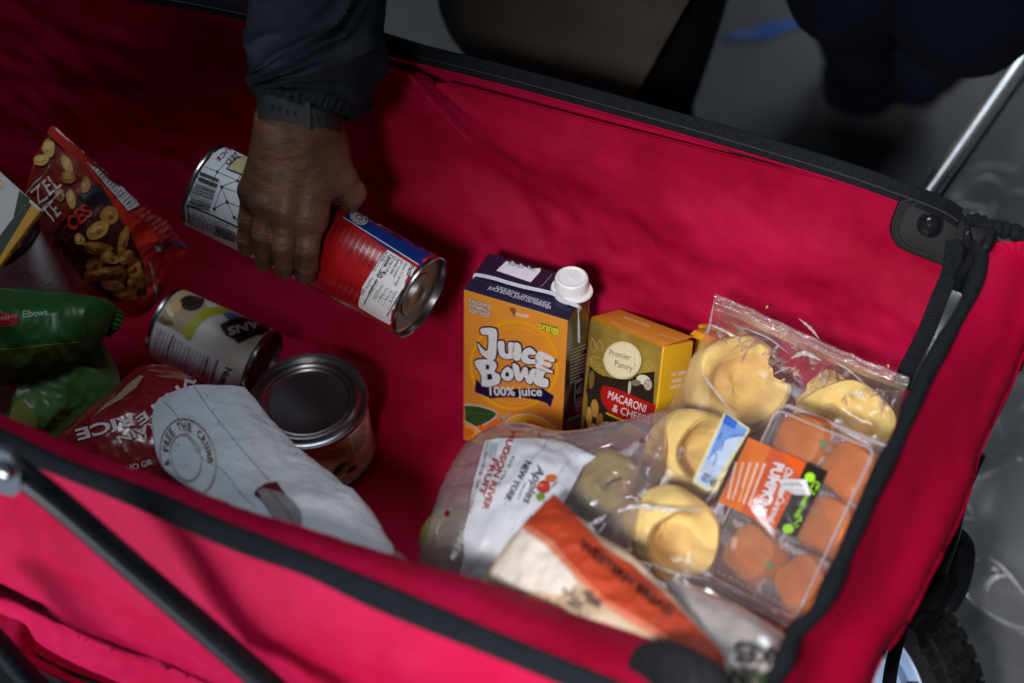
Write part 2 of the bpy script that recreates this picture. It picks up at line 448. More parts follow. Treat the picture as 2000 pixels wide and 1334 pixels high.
# ---- floor of the hall
fm, nt, b, out = newmat('concrete')
N, L = nt.nodes, nt.links
tc = N.new('ShaderNodeTexCoord'); n1 = N.new('ShaderNodeTexNoise'); n1.inputs['Scale'].default_value = 2.2; n1.inputs['Detail'].default_value = 8
L.new(tc.outputs['Object'], n1.inputs['Vector'])
cr = N.new('ShaderNodeValToRGB'); cr.color_ramp.elements[0].position = .3; cr.color_ramp.elements[0].color = (.050, .053, .057, 1)
cr.color_ramp.elements[1].position = .72; cr.color_ramp.elements[1].color = (.105, .110, .118, 1)
L.new(n1.outputs['Fac'], cr.inputs[0]); L.new(cr.outputs[0], b.inputs['Base Color']); b.inputs['Roughness'].default_value = .55
n2 = N.new('ShaderNodeTexNoise'); n2.inputs['Scale'].default_value = 120; L.new(tc.outputs['Object'], n2.inputs['Vector'])
bp = N.new('ShaderNodeBump'); bp.inputs['Strength'].default_value = .2; bp.inputs['Distance'].default_value = .002
L.new(n2.outputs['Fac'], bp.inputs['Height']); L.new(bp.outputs[0], b.inputs['Normal'])
fl = MB(); fl.grid([[V(x, y, 0) for x in np.linspace(-12, 12, 25)] for y in np.linspace(-8, 16, 25)], fm)
o = mkobj('floor', fl, V(0, 0, 0), kind='structure'); o['label'] = 'grey concrete floor of the hall under the wagon'

# ================================================================== the wagon
ZR = .54; XR = -.118; XL = -1.06
wg = Thing('folding_wagon', 'red fabric folding wagon with black edging, filled with groceries', 'wagon')
# far wall inner face
def farwall(u, v):      # u along x, v from rim down
    x = XL + (XR - .012 - XL) * u
    sag = -.010 * math.sin(math.pi * min(1, u * 1.1)) 
    z = ZR - .012 + sag + (0.215 - (ZR - .012 + sag)) * v
    y = 1.283 - .085 * v ** 1.25 + .008 * math.sin(2.3 * u + 1) * v
    # long soft folds running down to the right from the rim and level ripples
    f = .0075 * math.sin((x * 7.5 + z * 10.5) * 2.2) * (1 - .5 * v) * math.exp(-((u - .62) / .33) ** 2)
    f += .007 * math.sin(z * 58 + x * 9) * math.exp(-((v - .25) / .25) ** 2) * u
    f += .0022 * fbm(Vector((x + z * .5, 0, z)), 34, 6, True, 2) + .008 * fbm(Vector((x, 0, z)), 8, 3) + .0060 * fbm(Vector((x * .6 + z, 0, z - x * .3)), 13, 4, True, 2)
    return V(x, y + f * math.sin(math.pi * min(1, v * 1.05)), z)
FW = [[farwall(i / 199, j / 69) for i in range(200)] for j in range(70)]
# the seam dart below the rim (a raised welt)
a_, b_ = at(798, 142, y=1.262), at(912, 266, y=1.252)
for r in FW:
    for k, p in enumerate(r):
        t = max(0, min(1, (p - a_).dot(b_ - a_) / (b_ - a_).length_squared)); q = a_ + (b_ - a_) * t
        dx = Vector((p.x - q.x, 0, p.z - q.z)); s_ = dx.length; side = dx.x + dx.z * .6
        if s_ < .03: r[k] = p + V(0, -.009 * math.exp(-(s_ / .012) ** 2) * math.sin(math.pi * (t * .9 + .05)) * (1 if side < 0 else .2), 0)
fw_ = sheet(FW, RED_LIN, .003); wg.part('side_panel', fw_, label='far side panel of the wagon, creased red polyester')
st = MB(); st.tube([a_ + V(0, -.0015, 0), (a_ + b_) / 2 + V(0, -.0035, 0), b_ + V(0, -.002, 0)], .0006, RED, 6); wg.part('seam', st)
# outer side of far wall just over the rim roll
# rim webbing, far side
def band(path, wdir, width, th, mat, n=120, ribs=True):
    P = catm(path, n); mb = MB(); A = []; 
    for i, p in enumerate(P):
        wd = wdir(i / (n - 1)) if callable(wdir) else Vector(wdir); wd = wd.normalized()
        t = (P[min(i + 1, n - 1)] - P[max(i - 1, 0)]).normalized(); nn = t.cross(wd).normalized()
        if nn.z < 0 and abs(nn.z) > .2: nn = -nn
        row = []
        for k in range(10):
            a = math.pi * k / 9; rp = .0004 * math.sin(i * 2.1) if ribs else 0
            row.append(p + wd * (-math.cos(a) * width / 2) + nn * (math.sin(a) ** .35 * (th + rp)))
        A.append(row)
    mb.grid(A, mat); mb.grid([[r[0], r[-1]] for r in A], mat); return mb
rimfar = [at(-150, -75, z=.545), at(290, -12, z=.545), at(485, 24, z=.545), at(750, 88, z=.545), at(1000, 150, z=.545), at(1350, 246, z=.545), at(1620, 326, z=.545), at(1760, 374, z=.545), at(1838, 404, z=.545), at(1876, 426, z=.544)]
rb = band(rimfar, (0, -.62, -.75), .0165, .0035, WEB, 420); wg.part('edge_webbing', rb)
st = MB(); st.tube([p + V(0, -.0052, .0008) for p in catm(rimfar, 60)], .00055, pbr('thread', (.016, .018, .024, 1), .6), 5, smooth=False); wg.part('stitching', st)
# far rim: tube inside red sleeve just visible beyond the webbing
st = MB(); st.tube([p + V(0, .008, -.010) for p in rimfar[:-1]], .0085, RED, 14, n=120); wg.part('rim_sleeve', st)
# outer face of far wall
G = loft([[V(XL, 1.304, .532), V(-.6, 1.308, .529), V(XR - .02, 1.286, .505)], [V(XL, 1.30, .40), V(-.6, 1.31, .40), V(XR - .02, 1.28, .4)], [V(XL, 1.25, .2), V(-.6, 1.25, .2), V(XR - .02, 1.22, .2)]], 30, 12)
wg.part('outer_panel', sheet(G, RED, .002))
# floor pad
G = [[V(XL + (XR - .02 - XL) * i / 90, .80 + .42 * j / 50, .2205 + .004 * fbm(V(i * .012, j * .01, 0), 9, 2) + .0045 * max(0, math.sin(i * .45 + j * .06)) ** 8) for i in range(91)] for j in range(51)]
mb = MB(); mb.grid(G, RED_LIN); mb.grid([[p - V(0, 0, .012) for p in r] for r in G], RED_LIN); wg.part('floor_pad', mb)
# left end wall
G = loft([[V(XL - .01, .78, .50), V(XL, 1.03, .49), V(XL - .01, 1.29, .54)], [V(XL + .01, .80, .36), V(XL + .02, 1.03, .36), V(XL + .01, 1.25, .38)], [V(XL + .02, .81, .215), V(XL + .03, 1.03, .215), V(XL + .02, 1.21, .215)]], 40, 20)
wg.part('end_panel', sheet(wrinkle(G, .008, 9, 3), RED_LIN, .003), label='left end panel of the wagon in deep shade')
# near wall: inner lip, webbing, outer face
lip = [(-320, 700), (-150, 768), (52, 838), (200, 902), (360, 958), (480, 1002), (600, 1038), (765, 1088), (950, 1143), (1100, 1198), (1255, 1248), (1420, 1310)]
bup = [(-320, 712), (-150, 782), (0, 836), (120, 893), (300, 943), (440, 991), (600, 1080), (750, 1140), (950, 1226), (1125, 1297), (1260, 1352), (1400, 1410)]
bup[3] = (130, 897); bup[4] = (300, 958); bup[5] = (440, 1018)
blo = [(-320, 770), (-150, 836), (0, 885), (112, 926), (240, 980), (360, 1034), (480, 1084), (600, 1126), (750, 1197), (1000, 1297), (1140, 1355), (1300, 1420)]
L0 = catm([V(-1.08,.795,.487)] + pts([(x, y + 55, .487) for x, y in lip]), 160); L1 = catm([V(-1.08,.785,.512)] + pts(lip, .512), 160)
B0 = catm([V(-1.08,.762,.536)] + pts(bup, .536), 160); B1 = catm([V(-1.08,.752,.525)] + pts(blo, .525), 160)
mid = [(a + b) / 2 + V(0, 0, .006) for a, b in zip(L1, B0)]
G = [[p + V(0, .004, -.05) for p in L1], [p + V(0, .002, -.02) for p in L1], L1, mid, B0]
G = loft([[r[i] for i in range(0, 160, 9)] for r in G], 160, 16)
mb = sheet(wrinkle(G, .0012, 30, 6), RED, .002)
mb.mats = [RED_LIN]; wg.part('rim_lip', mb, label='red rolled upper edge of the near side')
wd = [(b - a) for a, b in zip(B0, B1)]
A = []
for i in range(160):
    a, b = B0[i], B1[i]; e = (b - a); c = (a + b) / 2; t = (B0[min(i + 1, 159)] - B0[max(i - 1, 0)]).normalized(); nn = e.cross(t).normalized()
    if nn.dot(CAM - a) < 0: nn = -nn
    A.append([c - e * .53 * math.cos(math.pi * k / 9) + nn * (.004 * math.sin(math.pi * k / 9) ** .4) for k in range(10)])
mb = MB(); mb.grid(A, WEB); mb.grid([[r[0], r[-1]] for r in A], WEB); wg.part('edge_webbing', mb)
# outer near face, hanging from the webbing
NW = []
bot = [V(p.x, p.y, p.z) for p in B1]
for j in range(60):
    v = j / 59; row = []
    for i in range(160):
        p = B1[i]; u = i / 159
        z = p.z - v * .30; y = p.y + .004 + .012 * v - .018 * math.sin(math.pi * min(1, v * 1.4)) 
        x = p.x + .0 * v
        f = .008 * math.sin(x * 16 - z * 20) * math.sin(math.pi * v ** .7) + .007 * fbm(V(x, 0, z), 7, 8) + .0035 * fbm(V(x, 0, z), 20, 9, True)
        row.append(V(x, y - f * min(1, v * 5), z))
    NW.append(row)
wg.part('side_panel', sheet(NW, RED, .003), label='near side panel of the wagon, brightly lit pink red')
# skirt fold and lower webbing at bottom left
e1 = [at(x, y, y=.733) for x, y in [(-120, 1150), (0, 1203), (45, 1222), (75, 1262), (150, 1303), (230, 1338), (330, 1392)]]
e2 = [at(x, y, y=.728) for x, y in [(-120, 1195), (0, 1238), (50, 1262), (110, 1298), (190, 1330), (260, 1362), (340, 1410)]]
wg.part('skirt_fold', sheet(loft([[a + V(0, .002, 0) for a in e1], [(a + b) / 2 + V(0, -.012, 0) for a, b in zip(e1, e2)], e2], 60, 10), RED, .002))
wg.part('edge_webbing', band([p + V(0, -.003, -.006) for p in e2], (0, -.3, -1), .016, .003, WEB, 200))
# diagonal brace, bracket and rivet
tb = [at(-30, 885, y=.728), at(75, 950, y=.726), at(300, 1143, y=.722), at(540, 1352, y=.716), at(700, 1500, y=.712)]
mb = MB(); mb.tube(tb, .0098, TUBEM, 28, n=40); wg.part('brace_tube', mb, label='black enamelled tube slanting down the near side')
pl = [at(x, y, y=.722) for x, y in [(-60, 860), (-10, 862), (28, 880), (48, 915), (50, 950), (36, 962), (10, 955), (-60, 930)]]
mb = MB(); n_ = len(pl); off_ = V(0, -.006, .002)
mb.add(pl + [p + off_ for p in pl], [tuple(range(n_)), tuple(range(2 * n_ - 1, n_ - 1, -1))] + [(i, (i + 1) % n_, n_ + (i + 1) % n_, n_ + i) for i in range(n_)], pbr('grey_bracket', (.10, .12, .15, 1), .4, spec=.5))
k = wg.part('bracket', mb, smooth=False)
mb = MB(); c = at(10, 918, y=.714); mb.lathe(c, (-.1, -.9, .35), [(.0001, .006), (.004, .0055), (.0065, .004), (.0075, .001), (.0075, -.003)], STEEL, 24); wg.part('rivet', mb, sub=k)
mb = MB(); mb.tube([at(-60, 1205, y=.70), at(0, 1262, y=.70), at(60, 1330, y=.70), at(140, 1420, y=.70)], .0095, TUBEM, 24); wg.part('brace_tube', mb, label='second black tube at the lower left corner')

# corner caps (black moulded plastic) with rivets
def cap(name, outline, z_, rv, rr, n_up, lab, drop=.012, ridge=True):
    P = [at(x, y, z=zz) for x, y, zz in outline]; C = sum(P, V(0, 0, 0)) / len(P)
    n = V(0, 0, 0)
    for i in range(len(P)): n += (P[i] - C).cross(P[(i + 1) % len(P)] - C)
    n.normalize(); n = n if n.dot(CAM - C) > 0 else -n
    P = [p - n * (p - C).dot(n) for p in P]
    m = 64; Q = catm(P + [P[0]], m + 1)[:m]; G = []
    for s_, h in [(1.0, -drop), (1.0, .0), (.985, .0022), (.95, .0034), (.90, .0036), (.88, .0026), (.84, .0026), (.82, .0038), (.78, .0038), (.76, .0028), (.70, .003), (.4, .004), (.02, .0042)]:
        G.append([C + (q - C) * s_ + n * h for q in Q])
    mb = MB(); mb.grid(G, BLACKP, closeu=True); k = wg.part('corner_cap', mb, label=lab)
    c = at(*rv); c = c - n * ((c - C).dot(n)); mb = MB(); e = n
    if not ridge:
        mb.lathe(c + e * .003, e, [(rr * 1.7, -.002), (rr * 1.65, .001), (rr * 1.3, .0022), (rr * 1.05, .0018), (rr * .9, -.004), (.0001, -.006)], BLACKP, 40); wg.part('rivet_socket', mb, sub=k); return
    mb.lathe(c + e * .004, e, [(rr * 1.25, -.003), (rr * 1.22, .0), (rr, .0008), (rr * .97, .0035), (rr * .8, .0058), (rr * .5, .0072), (.0001, .0078)], pbr('black_rivet', (.008, .009, .011, 1), .13, spec=.7, coat=.6), 40)
    wg.part('rivet', mb, sub=k)
cap('cap', [(1757, 388, .541), (1742, 425, .529), (1738, 455, .52), (1756, 484, .512), (1800, 503, .508), (1838, 517, .504), (1862, 522, .506), (1880, 480, .52), (1889, 440, .534), (1880, 418, .541), (1862, 404, .545), (1800, 384, .545)], .54, (1817, 438, .526), .0088, None, 'black plastic corner cap on the far right corner of the rim')
cap('cap', [(1228, 1300, .530), (1236, 1270, .538), (1262, 1252, .545), (1310, 1250, .549), (1362, 1272, .550), (1402, 1296, .550), (1428, 1336, .548), (1440, 1400, .54), (1380, 1430, .53), (1250, 1400, .52), (1216, 1350, .522)], .54, (1312, 1310, .549), .0095, None, 'black plastic corner cap on the near right corner of the rim', ridge=False)
# right end: inner binding of the far panel, end panel with black piping
mb = band([at(1866, 470, z=.525), at(1858, 525, z=.512), at(1836, 580, z=.50), at(1808, 650, z=.47), at(1776, 712, z=.44), at(1758, 760, z=.42)], lambda t: AX + AZ * .15, .0150, .0035, WEB, 160)
wg.part('edge_binding', mb, label='black binding down the far right corner')
pip = [(1905, 470, .541), (1915, 505, .541), (1893, 580, .54), (1845, 665, .54), (1795, 760, .54), (1757, 850, .54), (1712, 940, .54), (1672, 1030, .54), (1635, 1115, .54), (1597, 1192, .54), (1553, 1236, .54), (1532, 1290, .54), (1505, 1345, .54), (1470, 1420, .54)]
mb = MB(); PP = catm(pts(pip), 120); mb.tube(PP, lambda t: .0056 + .0012 * math.sin(t * 17) ** 2 + .0005 * math.sin(t * 61), WEB, 14, smooth=False); wg.part('edge_piping', mb, label='black piping along the right end panel')
out1 = [(2015, 470, .52), (2030, 560, .46), (2005, 650, .42), (1985, 735, .36), (1955, 805, .31), (1900, 900, .29), (1868, 985, .28), (1820, 1090, .27), (1768, 1180, .27), (1722, 1262, .27), (1682, 1340, .27), (1640, 1440, .27), (1600, 1500, .27), (1560, 1560, .27)]
Q1 = catm(pts(out1), 120); 
G = []
for j in range(40):
    v = j / 39; row = []
    for i in range(120):
        a, b = PP[i], Q1[i]; p = a.lerp(b, v); bul = .022 * math.sin(math.pi * v ** .8)
        f = .006 * math.sin(v * 7 + p.y * 5) + .007 * fbm(p, 7, 12) + .003 * fbm(p, 18, 13)
        rg = .013 * math.exp(-((v - .42 - .06 * math.sin(p.y * 6)) / .12) ** 2) - .008 * math.exp(-((v - .74) / .12) ** 2); row.append(p + V(bul * .8 + (f + rg) * math.sin(math.pi * v), 0, bul * .3 + rg * .6))
    G.append(row)
wg.part('end_panel', sheet(G, RED_END, .003), label='right end panel of the wagon bulging outwards')
G2 = [[PP[i] + V(-.004 - .01 * v, 0, -.30 * v) for i in range(34, 120)] for v in np.linspace(0.01, 1, 16)]
wg.part('end_lining', sheet(G2, RED_LIN, .002))
# top strap and buckle at the far right corner
mb = MB(); mb.tube([at(1888, 440, z=.545), at(1905, 432, z=.55), at(1935, 444, z=.55), at(1975, 452, z=.545), at(2040, 470, z=.54)], lambda t: .0055 + .002 * math.sin(t * 30) ** 2, WEB, 10, n=60)
wg.part('edge_binding', mb)
mb = MB(); mb.box(at(1893, 442, z=.556), AX * .020, -AY * .013 + AX * .004, -AZ * .008, BLACKP, .003); mb.tube([at(1935, 452, z=.55), at(1926, 482, z=.545), at(1902, 500, z=.535), at(1882, 530, z=.52), at(1868, 560, z=.50)], .0052, BLACKP, 10)
mb.tube([at(1905, 470, z=.54), at(1900, 520, z=.50), at(1888, 560, z=.47)], .009, BLACKP, 10); wg.part('buckle', mb)
# pull handle (chromed pole standing behind the far right corner)
mb = MB(); p0, p1 = at(1800, 388, d=1.98), at(2060, 20, d=2.16); ex = p1 - p0
mb.tube([p0 - ex * .25, p0, p1, p1 + ex * .5], .0072, CHROME, 24, smooth=False); k = wg.part('pull_handle', mb, label='chromed pole handle behind the far right corner')
mb = MB(); mb.tube([p0 + AX * .013 - AZ * .006, p1 + AX * .013 - AZ * .006], .006, TUBEM, 16, smooth=False); wg.part('handle_sleeve', mb, sub=k)
# corner post, fork, strap
mb = MB(); mb.tube([at(1905, 880, z=.33), at(1872, 960, z=.30), at(1850, 1050, z=.27), at(1830, 1110, z=.24)], .010, TUBEM, 14); wg.part('frame_post', mb)
mb = MB(); mb.tube([at(1800, 1120, z=.25), at(1840, 1062, z=.24), at(1866, 1058, z=.235), at(1876, 1085, z=.225), at(1868, 1140, z=.20), at(1850, 1185, z=.18)], lambda t: .009 + .004 * math.sin(t * 3.1), BLACKP, 14, n=40)
mb.tube([at(1770, 1240, z=.20), at(1812, 1190, z=.20), at(1850, 1120, z=.21)], .012, BLACKP, 14)
mb.box(at(1795, 1120, z=.235), AX * .030, -AY * .034 - AX * .012, AZ * -.03, BLACKP, .006)
wg.part('caster_fork', mb)
mb = MB(); G = band([at(1764, 1205, z=.25), at(1754, 1250, z=.235), at(1740, 1310, z=.22), at(1730, 1400, z=.20)], tuple(AX), .012, .001, WEB, 40); wg.part('strap', G)
# wheel
def wheel(c, ax, R, W):
    ax = Vector(ax).normalized(); up = V(0, 0, 1)
    e2 = ax.cross(up).normalized(); e1 = e2.cross(ax).normalized()
    t = MB(); t.lathe(c, ax, [(R * .70, -W * .42), (R * .78, -W * .5), (R * .90, -W * .48), (R * .965, -W * .3), (R * .985, 0), (R * .965, W * .3), (R * .90, W * .48), (R * .78, W * .5), (R * .70, W * .42), (R * .70, -W * .42)], RUB, 56, ref=up)
    k = wg.part('wheel', t, label='chunky black tyre with pale blue rim')
    tr = MB(); nb = 34
    for q, (h0, h1, r0, ph) in enumerate([(-.46, -.24, .935, .5), (-.19, .03, .965, 0), (.07, .29, .965, .5), (.33, .49, .925, 0)]):
        for i in range(nb):
            a0 = 2 * math.pi * (i + ph + .14) / nb; a1 = 2 * math.pi * (i + ph + .86) / nb; vs = []
            for rr in (R * r0, R * (r0 + .055)):
                for a in (a0, a1):
                    for h in (h0, h1): vs.append(c + ax * (h * W) + (e1 * math.cos(a) + e2 * math.sin(a)) * (rr - abs(h) * R * .06 * (1 if abs(h) > .3 else 0)))
            tr.add(vs, [(0, 1, 3, 2), (4, 6, 7, 5), (0, 4, 5, 1), (2, 3, 7, 6), (0, 2, 6, 4), (1, 5, 7, 3)], RUB)
    wg.part('tread', tr, sub=k, smooth=False)
    rim = MB(); RM = pbr('wheel_rim_blue', (.34, .44, .62, 1), .35, spec=.5, vary=.1, vscale=60)
    rim.lathe(c, ax, [(R * .71, -W * .40), (R * .71, W * .40), (R * .66, W * .42), (R * .63, W * .30), (R * .60, W * .12), (R * .3, W * .10), (R * .27, W * .22), (.0001, W * .24)], RM, 56, ref=up)
    wg.part('rim', rim, sub=k)
    for i in range(6):
        sp = MB()
        a = 2 * math.pi * (i + .3) / 6; d_ = e1 * math.cos(a) + e2 * math.sin(a); s2 = ax.cross(d_)
        sp.box(c + d_ * R * .28 - s2 * R * .045 + ax * W * .115, d_ * R * .34, s2 * R * .035, ax * W * .05, RUB, .0)
        wg.part('spoke', sp, sub=k, smooth=False)
wheel(at(1742, 1326, d=1.91), (-.55, -.80, .18), .098, .055)
WAGON_FAR = fw_
wg.done()

# ================================================================== floor tape, plastic sheet
BT = pbr('blue_tape', (.01, .06, .22, 1), .5, bump=.3, bscale=60, bdist=.004)
t = Thing('floor_tape', 'torn strip of blue tape stuck to the grey floor behind the wagon', 'tape')
mb = MB(); mb.grid(loft([pts([(1415, 68, .004), (1450, 62, .006), (1500, 46, .005), (1552, 34, .006), (1592, 20, .005)]), pts([(1420, 78, .004), (1455, 76, .003), (1500, 74, .004), (1548, 55, .004), (1592, 46, .004)])], 40, 6), BT)
t.part('floor_tape', mb); t.done()
t = Thing('floor_tape', 'tiny scrap of blue tape left of the longer strip', 'tape')
mb = MB(); mb.grid(loft([pts([(1380, 60, .004), (1392, 57, .005), (1402, 62, .004)]), pts([(1381, 70, .004), (1392, 73, .004), (1400, 70, .004)])], 10, 4), BT); t.part('floor_tape', mb); t.done()
FS = film('floor_film', haze=.06, gloss=.05, rough=.24, bscale=4, bstr=.5, hc=(.5, .52, .55))
FGL = film('floor_glint', tint=(.9, .9, .92), haze=.6, gloss=.3, rough=.25, bscale=30, bstr=.6, hc=(.9, .92, .95))  # whitish film for strips that imitate glints on the floor plastic
def fsheet(rows, lab, seed, cr=()):
    t = Thing('plastic_sheet', lab, 'plastic sheet'); G = loft([pts(r, .02) for r in rows], 110, 80)
    G = wrinkle(G, .040, 4.0, seed, True, oct_=2, mask=lambda u, v: (math.sin(math.pi * u) * math.sin(math.pi * v)) ** .4)
    for r in G:
        for p in r: p.z = max(p.z, .004)
    mb = MB(); mb.grid(G, FS); k = t.part('sheet', mb); m2 = MB()
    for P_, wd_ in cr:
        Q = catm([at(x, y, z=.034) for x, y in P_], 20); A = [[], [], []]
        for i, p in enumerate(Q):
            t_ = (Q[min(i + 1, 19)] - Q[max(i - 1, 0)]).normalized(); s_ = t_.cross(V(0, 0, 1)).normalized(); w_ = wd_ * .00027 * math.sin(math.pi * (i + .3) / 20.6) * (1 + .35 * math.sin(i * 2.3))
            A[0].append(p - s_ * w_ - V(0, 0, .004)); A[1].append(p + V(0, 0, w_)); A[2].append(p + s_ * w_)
        m2.grid(A, FGL)
    t.part('glint_strip', m2, sub=k, kind='stuff'); t.done()
fsheet([[(1830, 400), (1900, 325), (2150, 280)], [(1800, 480), (1900, 470), (2150, 450)], [(1810, 700), (1920, 700), (2150, 690)]], 'crumpled clear plastic sheet on the floor behind the far right corner', 3, [([(1850, 420), (1880, 400), (1930, 408)], 9), ([(1900, 352), (1930, 345), (1965, 362)], 8), ([(1962, 380), (1985, 372), (2010, 380)], 7), ([(1925, 440), (1940, 410), (1938, 385)], 5), ([(1880, 455), (1915, 445), (1950, 458)], 8), ([(1895, 330), (1930, 322), (1990, 330)], 6)])
fsheet([[(1840, 760), (1960, 730), (2150, 700)], [(1840, 900), (1960, 900), (2200, 900)], [(1840, 1080), (1970, 1090), (2200, 1140)], [(1900, 1180), (2000, 1240), (2200, 1330)]], 'clear plastic sheet on the floor beside the wheel', 8, [([(1884, 1108), (1898, 1096), (1912, 1090)], 11), ([(1928, 1158), (1934, 1132), (1966, 1122)], 14), ([(1934, 1114), (1942, 1110), (1950, 1116)], 8), ([(1930, 1085), (1965, 1115), (2005, 1165)], 7), ([(1862, 1015), (1880, 1012), (1905, 1012)], 5), ([(1860, 1030), (1875, 1036), (1888, 1034)], 7), ([(1870, 972), (1890, 985), (1903, 1005)], 3), ([(1900, 760), (1940, 800), (1960, 860)], 3)])
# ================================================================== the two cans held in the hand
def can_profile(R, L, recess=.004):
    return [(.0001, recess), (R * .80, recess), (R * .86, recess * .8), (R * .90, recess + .001), (R * .955, recess * .9), (R * .965, -.0006), (R * .985, -.0014), (R * 1.012, -.0010), (R * 1.018, .0008), (R * 1.008, .0022), (R * .985, .0032)]
TINN = pbr('tin_end', (.16, .15, .155, 1), .34, metal=1, bump=.04, bscale=300)  # darker than the rim: dark reflection of the recessed ends put into colour
def can(t, c0, c1, R, body, inner=STEEL, ribs=True, seg=72):
    ax = (c1 - c0); L = ax.length; ax.normalize()
    mb = MB(); mb.lathe(c0, ax, [(R * .985, .003), (R, .0042), (R, L - .0042), (R * .985, L - .003)], body, seg)
    kb = t.part('body', mb)
    for c, a in ((c0, ax), (c1, -ax)):
        pf = can_profile(R, L, .0055); m2 = MB(); m2.lathe(c, a, [(.0001, .0055), (R * .3, .0055), (R * .33, .0048), (R * .52, .0048), (R * .55, .0058)] + pf[1:3], TINN if inner is STEEL else inner, seg); m2.lathe(c, a, pf[2:], inner, seg); t.part('end_rim', m2)
    return mb, kb
AXd = (at(823, 582, d=1.705) - at(624, 474, d=1.735))
WHITE = pbr('label_white', (.78, .80, .86, 1), .42, spec=.4, vary=.05, vscale=60)
REDL = pbr('label_red', (.42, .006, .010, 1), .30, spec=.5, coat=.4, vary=.08, vscale=50)
DK = ink(30, 32, 38); GRY = ink(110, 112, 120); GRN = ink(20, 62, 66); MAR = ink(110, 24, 50); WI = ink(225, 226, 230)
t = Thing('food_can', 'white can with green grid pattern and barcode, left one of the two in the hand', 'can', 'cans held in the hand')
c0, c1 = at(402, 363, d=1.752), at(622, 470, d=1.732)
mb, kb = can(t, c0, c1, .0372, WHITE)
P = Print([mb], 3.994, (0, 200))
for (x0, y0, x1, y1) in [(1450, 640, 1420, 800), (1540, 475, 1450, 640)]: P.line([(x0, y0), (x1, y1)], 1.1, GRN)
grid_d = [(1540, 475), (1462, 640), (1432, 800), (1695, 543), (1730, 660), (1672, 830), (1853, 612), (1773, 777), (1828, 897)]
for a, b in [(0, 3), (3, 6), (1, 0), (1, 2), (4, 7), (4, 5), (6, 4), (7, 5), (7, 8)]: P.line([grid_d[a], ((grid_d[a][0] + grid_d[b][0]) / 2 - 3, (grid_d[a][1] + grid_d[b][1]) / 2 - 3), grid_d[b]], 1.1, GRN, 0, True)
for a in [(1730, 660, 1960, 740), (1773, 777, 1960, 850), (1853, 612, 1990, 660), (1828, 897, 1960, 960), (1853, 612, 1900, 520), (1695, 543, 1760, 470), (1695, 543, 1640, 660)]: P.line([a[:2], a[2:]], 1.1, GRN)
for x, y in grid_d: P.poly([(x - 14, y - 4), (x + 2, y - 16), (x + 15, y + 3), (x - 1, y + 16)], GRN, 1)
rnd = random.Random(3)
for i in range(34):      # barcode bars
    k = i / 33; a = (1565 - 95 * k, 545 + 255 * k); b = (1712 - 80 * k, 605 + 240 * k)
    if rnd.random() < .86: P.line([a, b], rnd.choice([.6, .9, 1.5]), DK, 2)
P.text('4 15000 07361', (1478, 790), (1560, 540), (-22, -10), DK, 2)
P.line([(1480, 900), (1462, 800), (1660, 880), (1850, 970), (1990, 1020)], 3.0, GRN, 1)
P.line([(1462, 800), (1478, 935)], 2.4, GRN, 1)
P.smalltext((1495, 850), (1840, 985), (-10, 90), 7, DK, 2, 1.2, 5)
P.smalltext((1680, 960), (1850, 1020), (0, 70), 5, DK, 2, 2.2, 6)
P.text('TRAINED', (1960, 400), (1745, 470), (-12, -34), MAR, 2, .01) if False else None
P.text('STRAINED', (1990, 228), (1752, 470), (27, 27), MAR, 2, .005, space=1.05)
P.text('SAUCE', (1838, 292), (1682, 442), (25, 25), MAR, 2, .005, space=1.05)
P.text('c', (1600, 425), (1622, 440), (12, -16), DK, 2); P.ell(1616, 430, 24, 20, DK, 1, inner=.82)
P.poly([(1765, 520), (1830, 450), (1990, 390), (2050, 560), (1960, 590)], ink(205, 190, 140), 1); P.line([(1990, 395), (1840, 440), (1768, 520), (1900, 572), (2000, 600)], 3, GRN, 2)
t.part('label_print', P.mb, sub=kb); t.done()

t = Thing('food_can', 'red and blue can with nutrition label, right one of the two in the hand', 'can', 'cans held in the hand')
c0, c1 = at(626, 472, d=1.738), at(821, 581, d=1.708)
mb, kb = can(t, c0, c1, .0368, REDL)
P = Print([mb], 2.779, (330, 180)); BLU = ink(16, 44, 118, .35); NW_ = ink(222, 222, 226, .4)
P.poly([(945, 680), (1005, 632), (1070, 650), (1190, 745), (1320, 815), (1500, 930), (1410, 975), (1300, 905), (1180, 850), (1080, 775)], BLU, 0)
P.poly([(985, 650), (1020, 628), (1100, 660), (1190, 742), (1120, 720), (1060, 690)], ink(196, 158, 110), 1, smooth=3)
P.poly([(1090, 650), (1180, 700), (1330, 780), (1450, 870), (1500, 930), (1420, 880), (1300, 810), (1240, 800), (1160, 735)], ink(60, 6, 22), 1)
P.ell(1030, 685, 52, 34, WI, 2, rot=28); P.ell(1030, 685, 46, 29, BLU, 3, rot=28, inner=.93); P.arc('TESTED KITCHEN', 1030, 685, 36, 23, 150, 470, .28, BLU, 3, rot=28)
P.ell(1030, 685, 22, 14, BLU, 3, rot=28, inner=.7)
P.line([(945, 682), (1412, 975)], 1.6, NW_, 2)
P.poly([(1187, 858), (1378, 975), (1362, 1010), (1222, 1272), (1130, 1225), (1032, 1165), (1030, 1145), (1050, 1060), (1110, 960), (1150, 900)], NW_, 1)
def vt(s, x, y, x1, y1, h, b=.0, l=2): P.text(s, (x, y), (x1, y1), h, DK, l, b)
vt('Nutrition', 1335, 955, 1300, 1045, (26, 10), .03); vt('Facts', 1310, 938, 1290, 995, (24, 12), .03)
vt('About 2.5 servings', 1283, 925, 1225, 1050, (15, 8)); vt('per container', 1262, 915, 1215, 1005, (15, 8))
vt('Serving size', 1243, 905, 1200, 985, (15, 8), .02); vt('1/2 cup (125g)', 1225, 892, 1165, 985, (15, 8), .02)
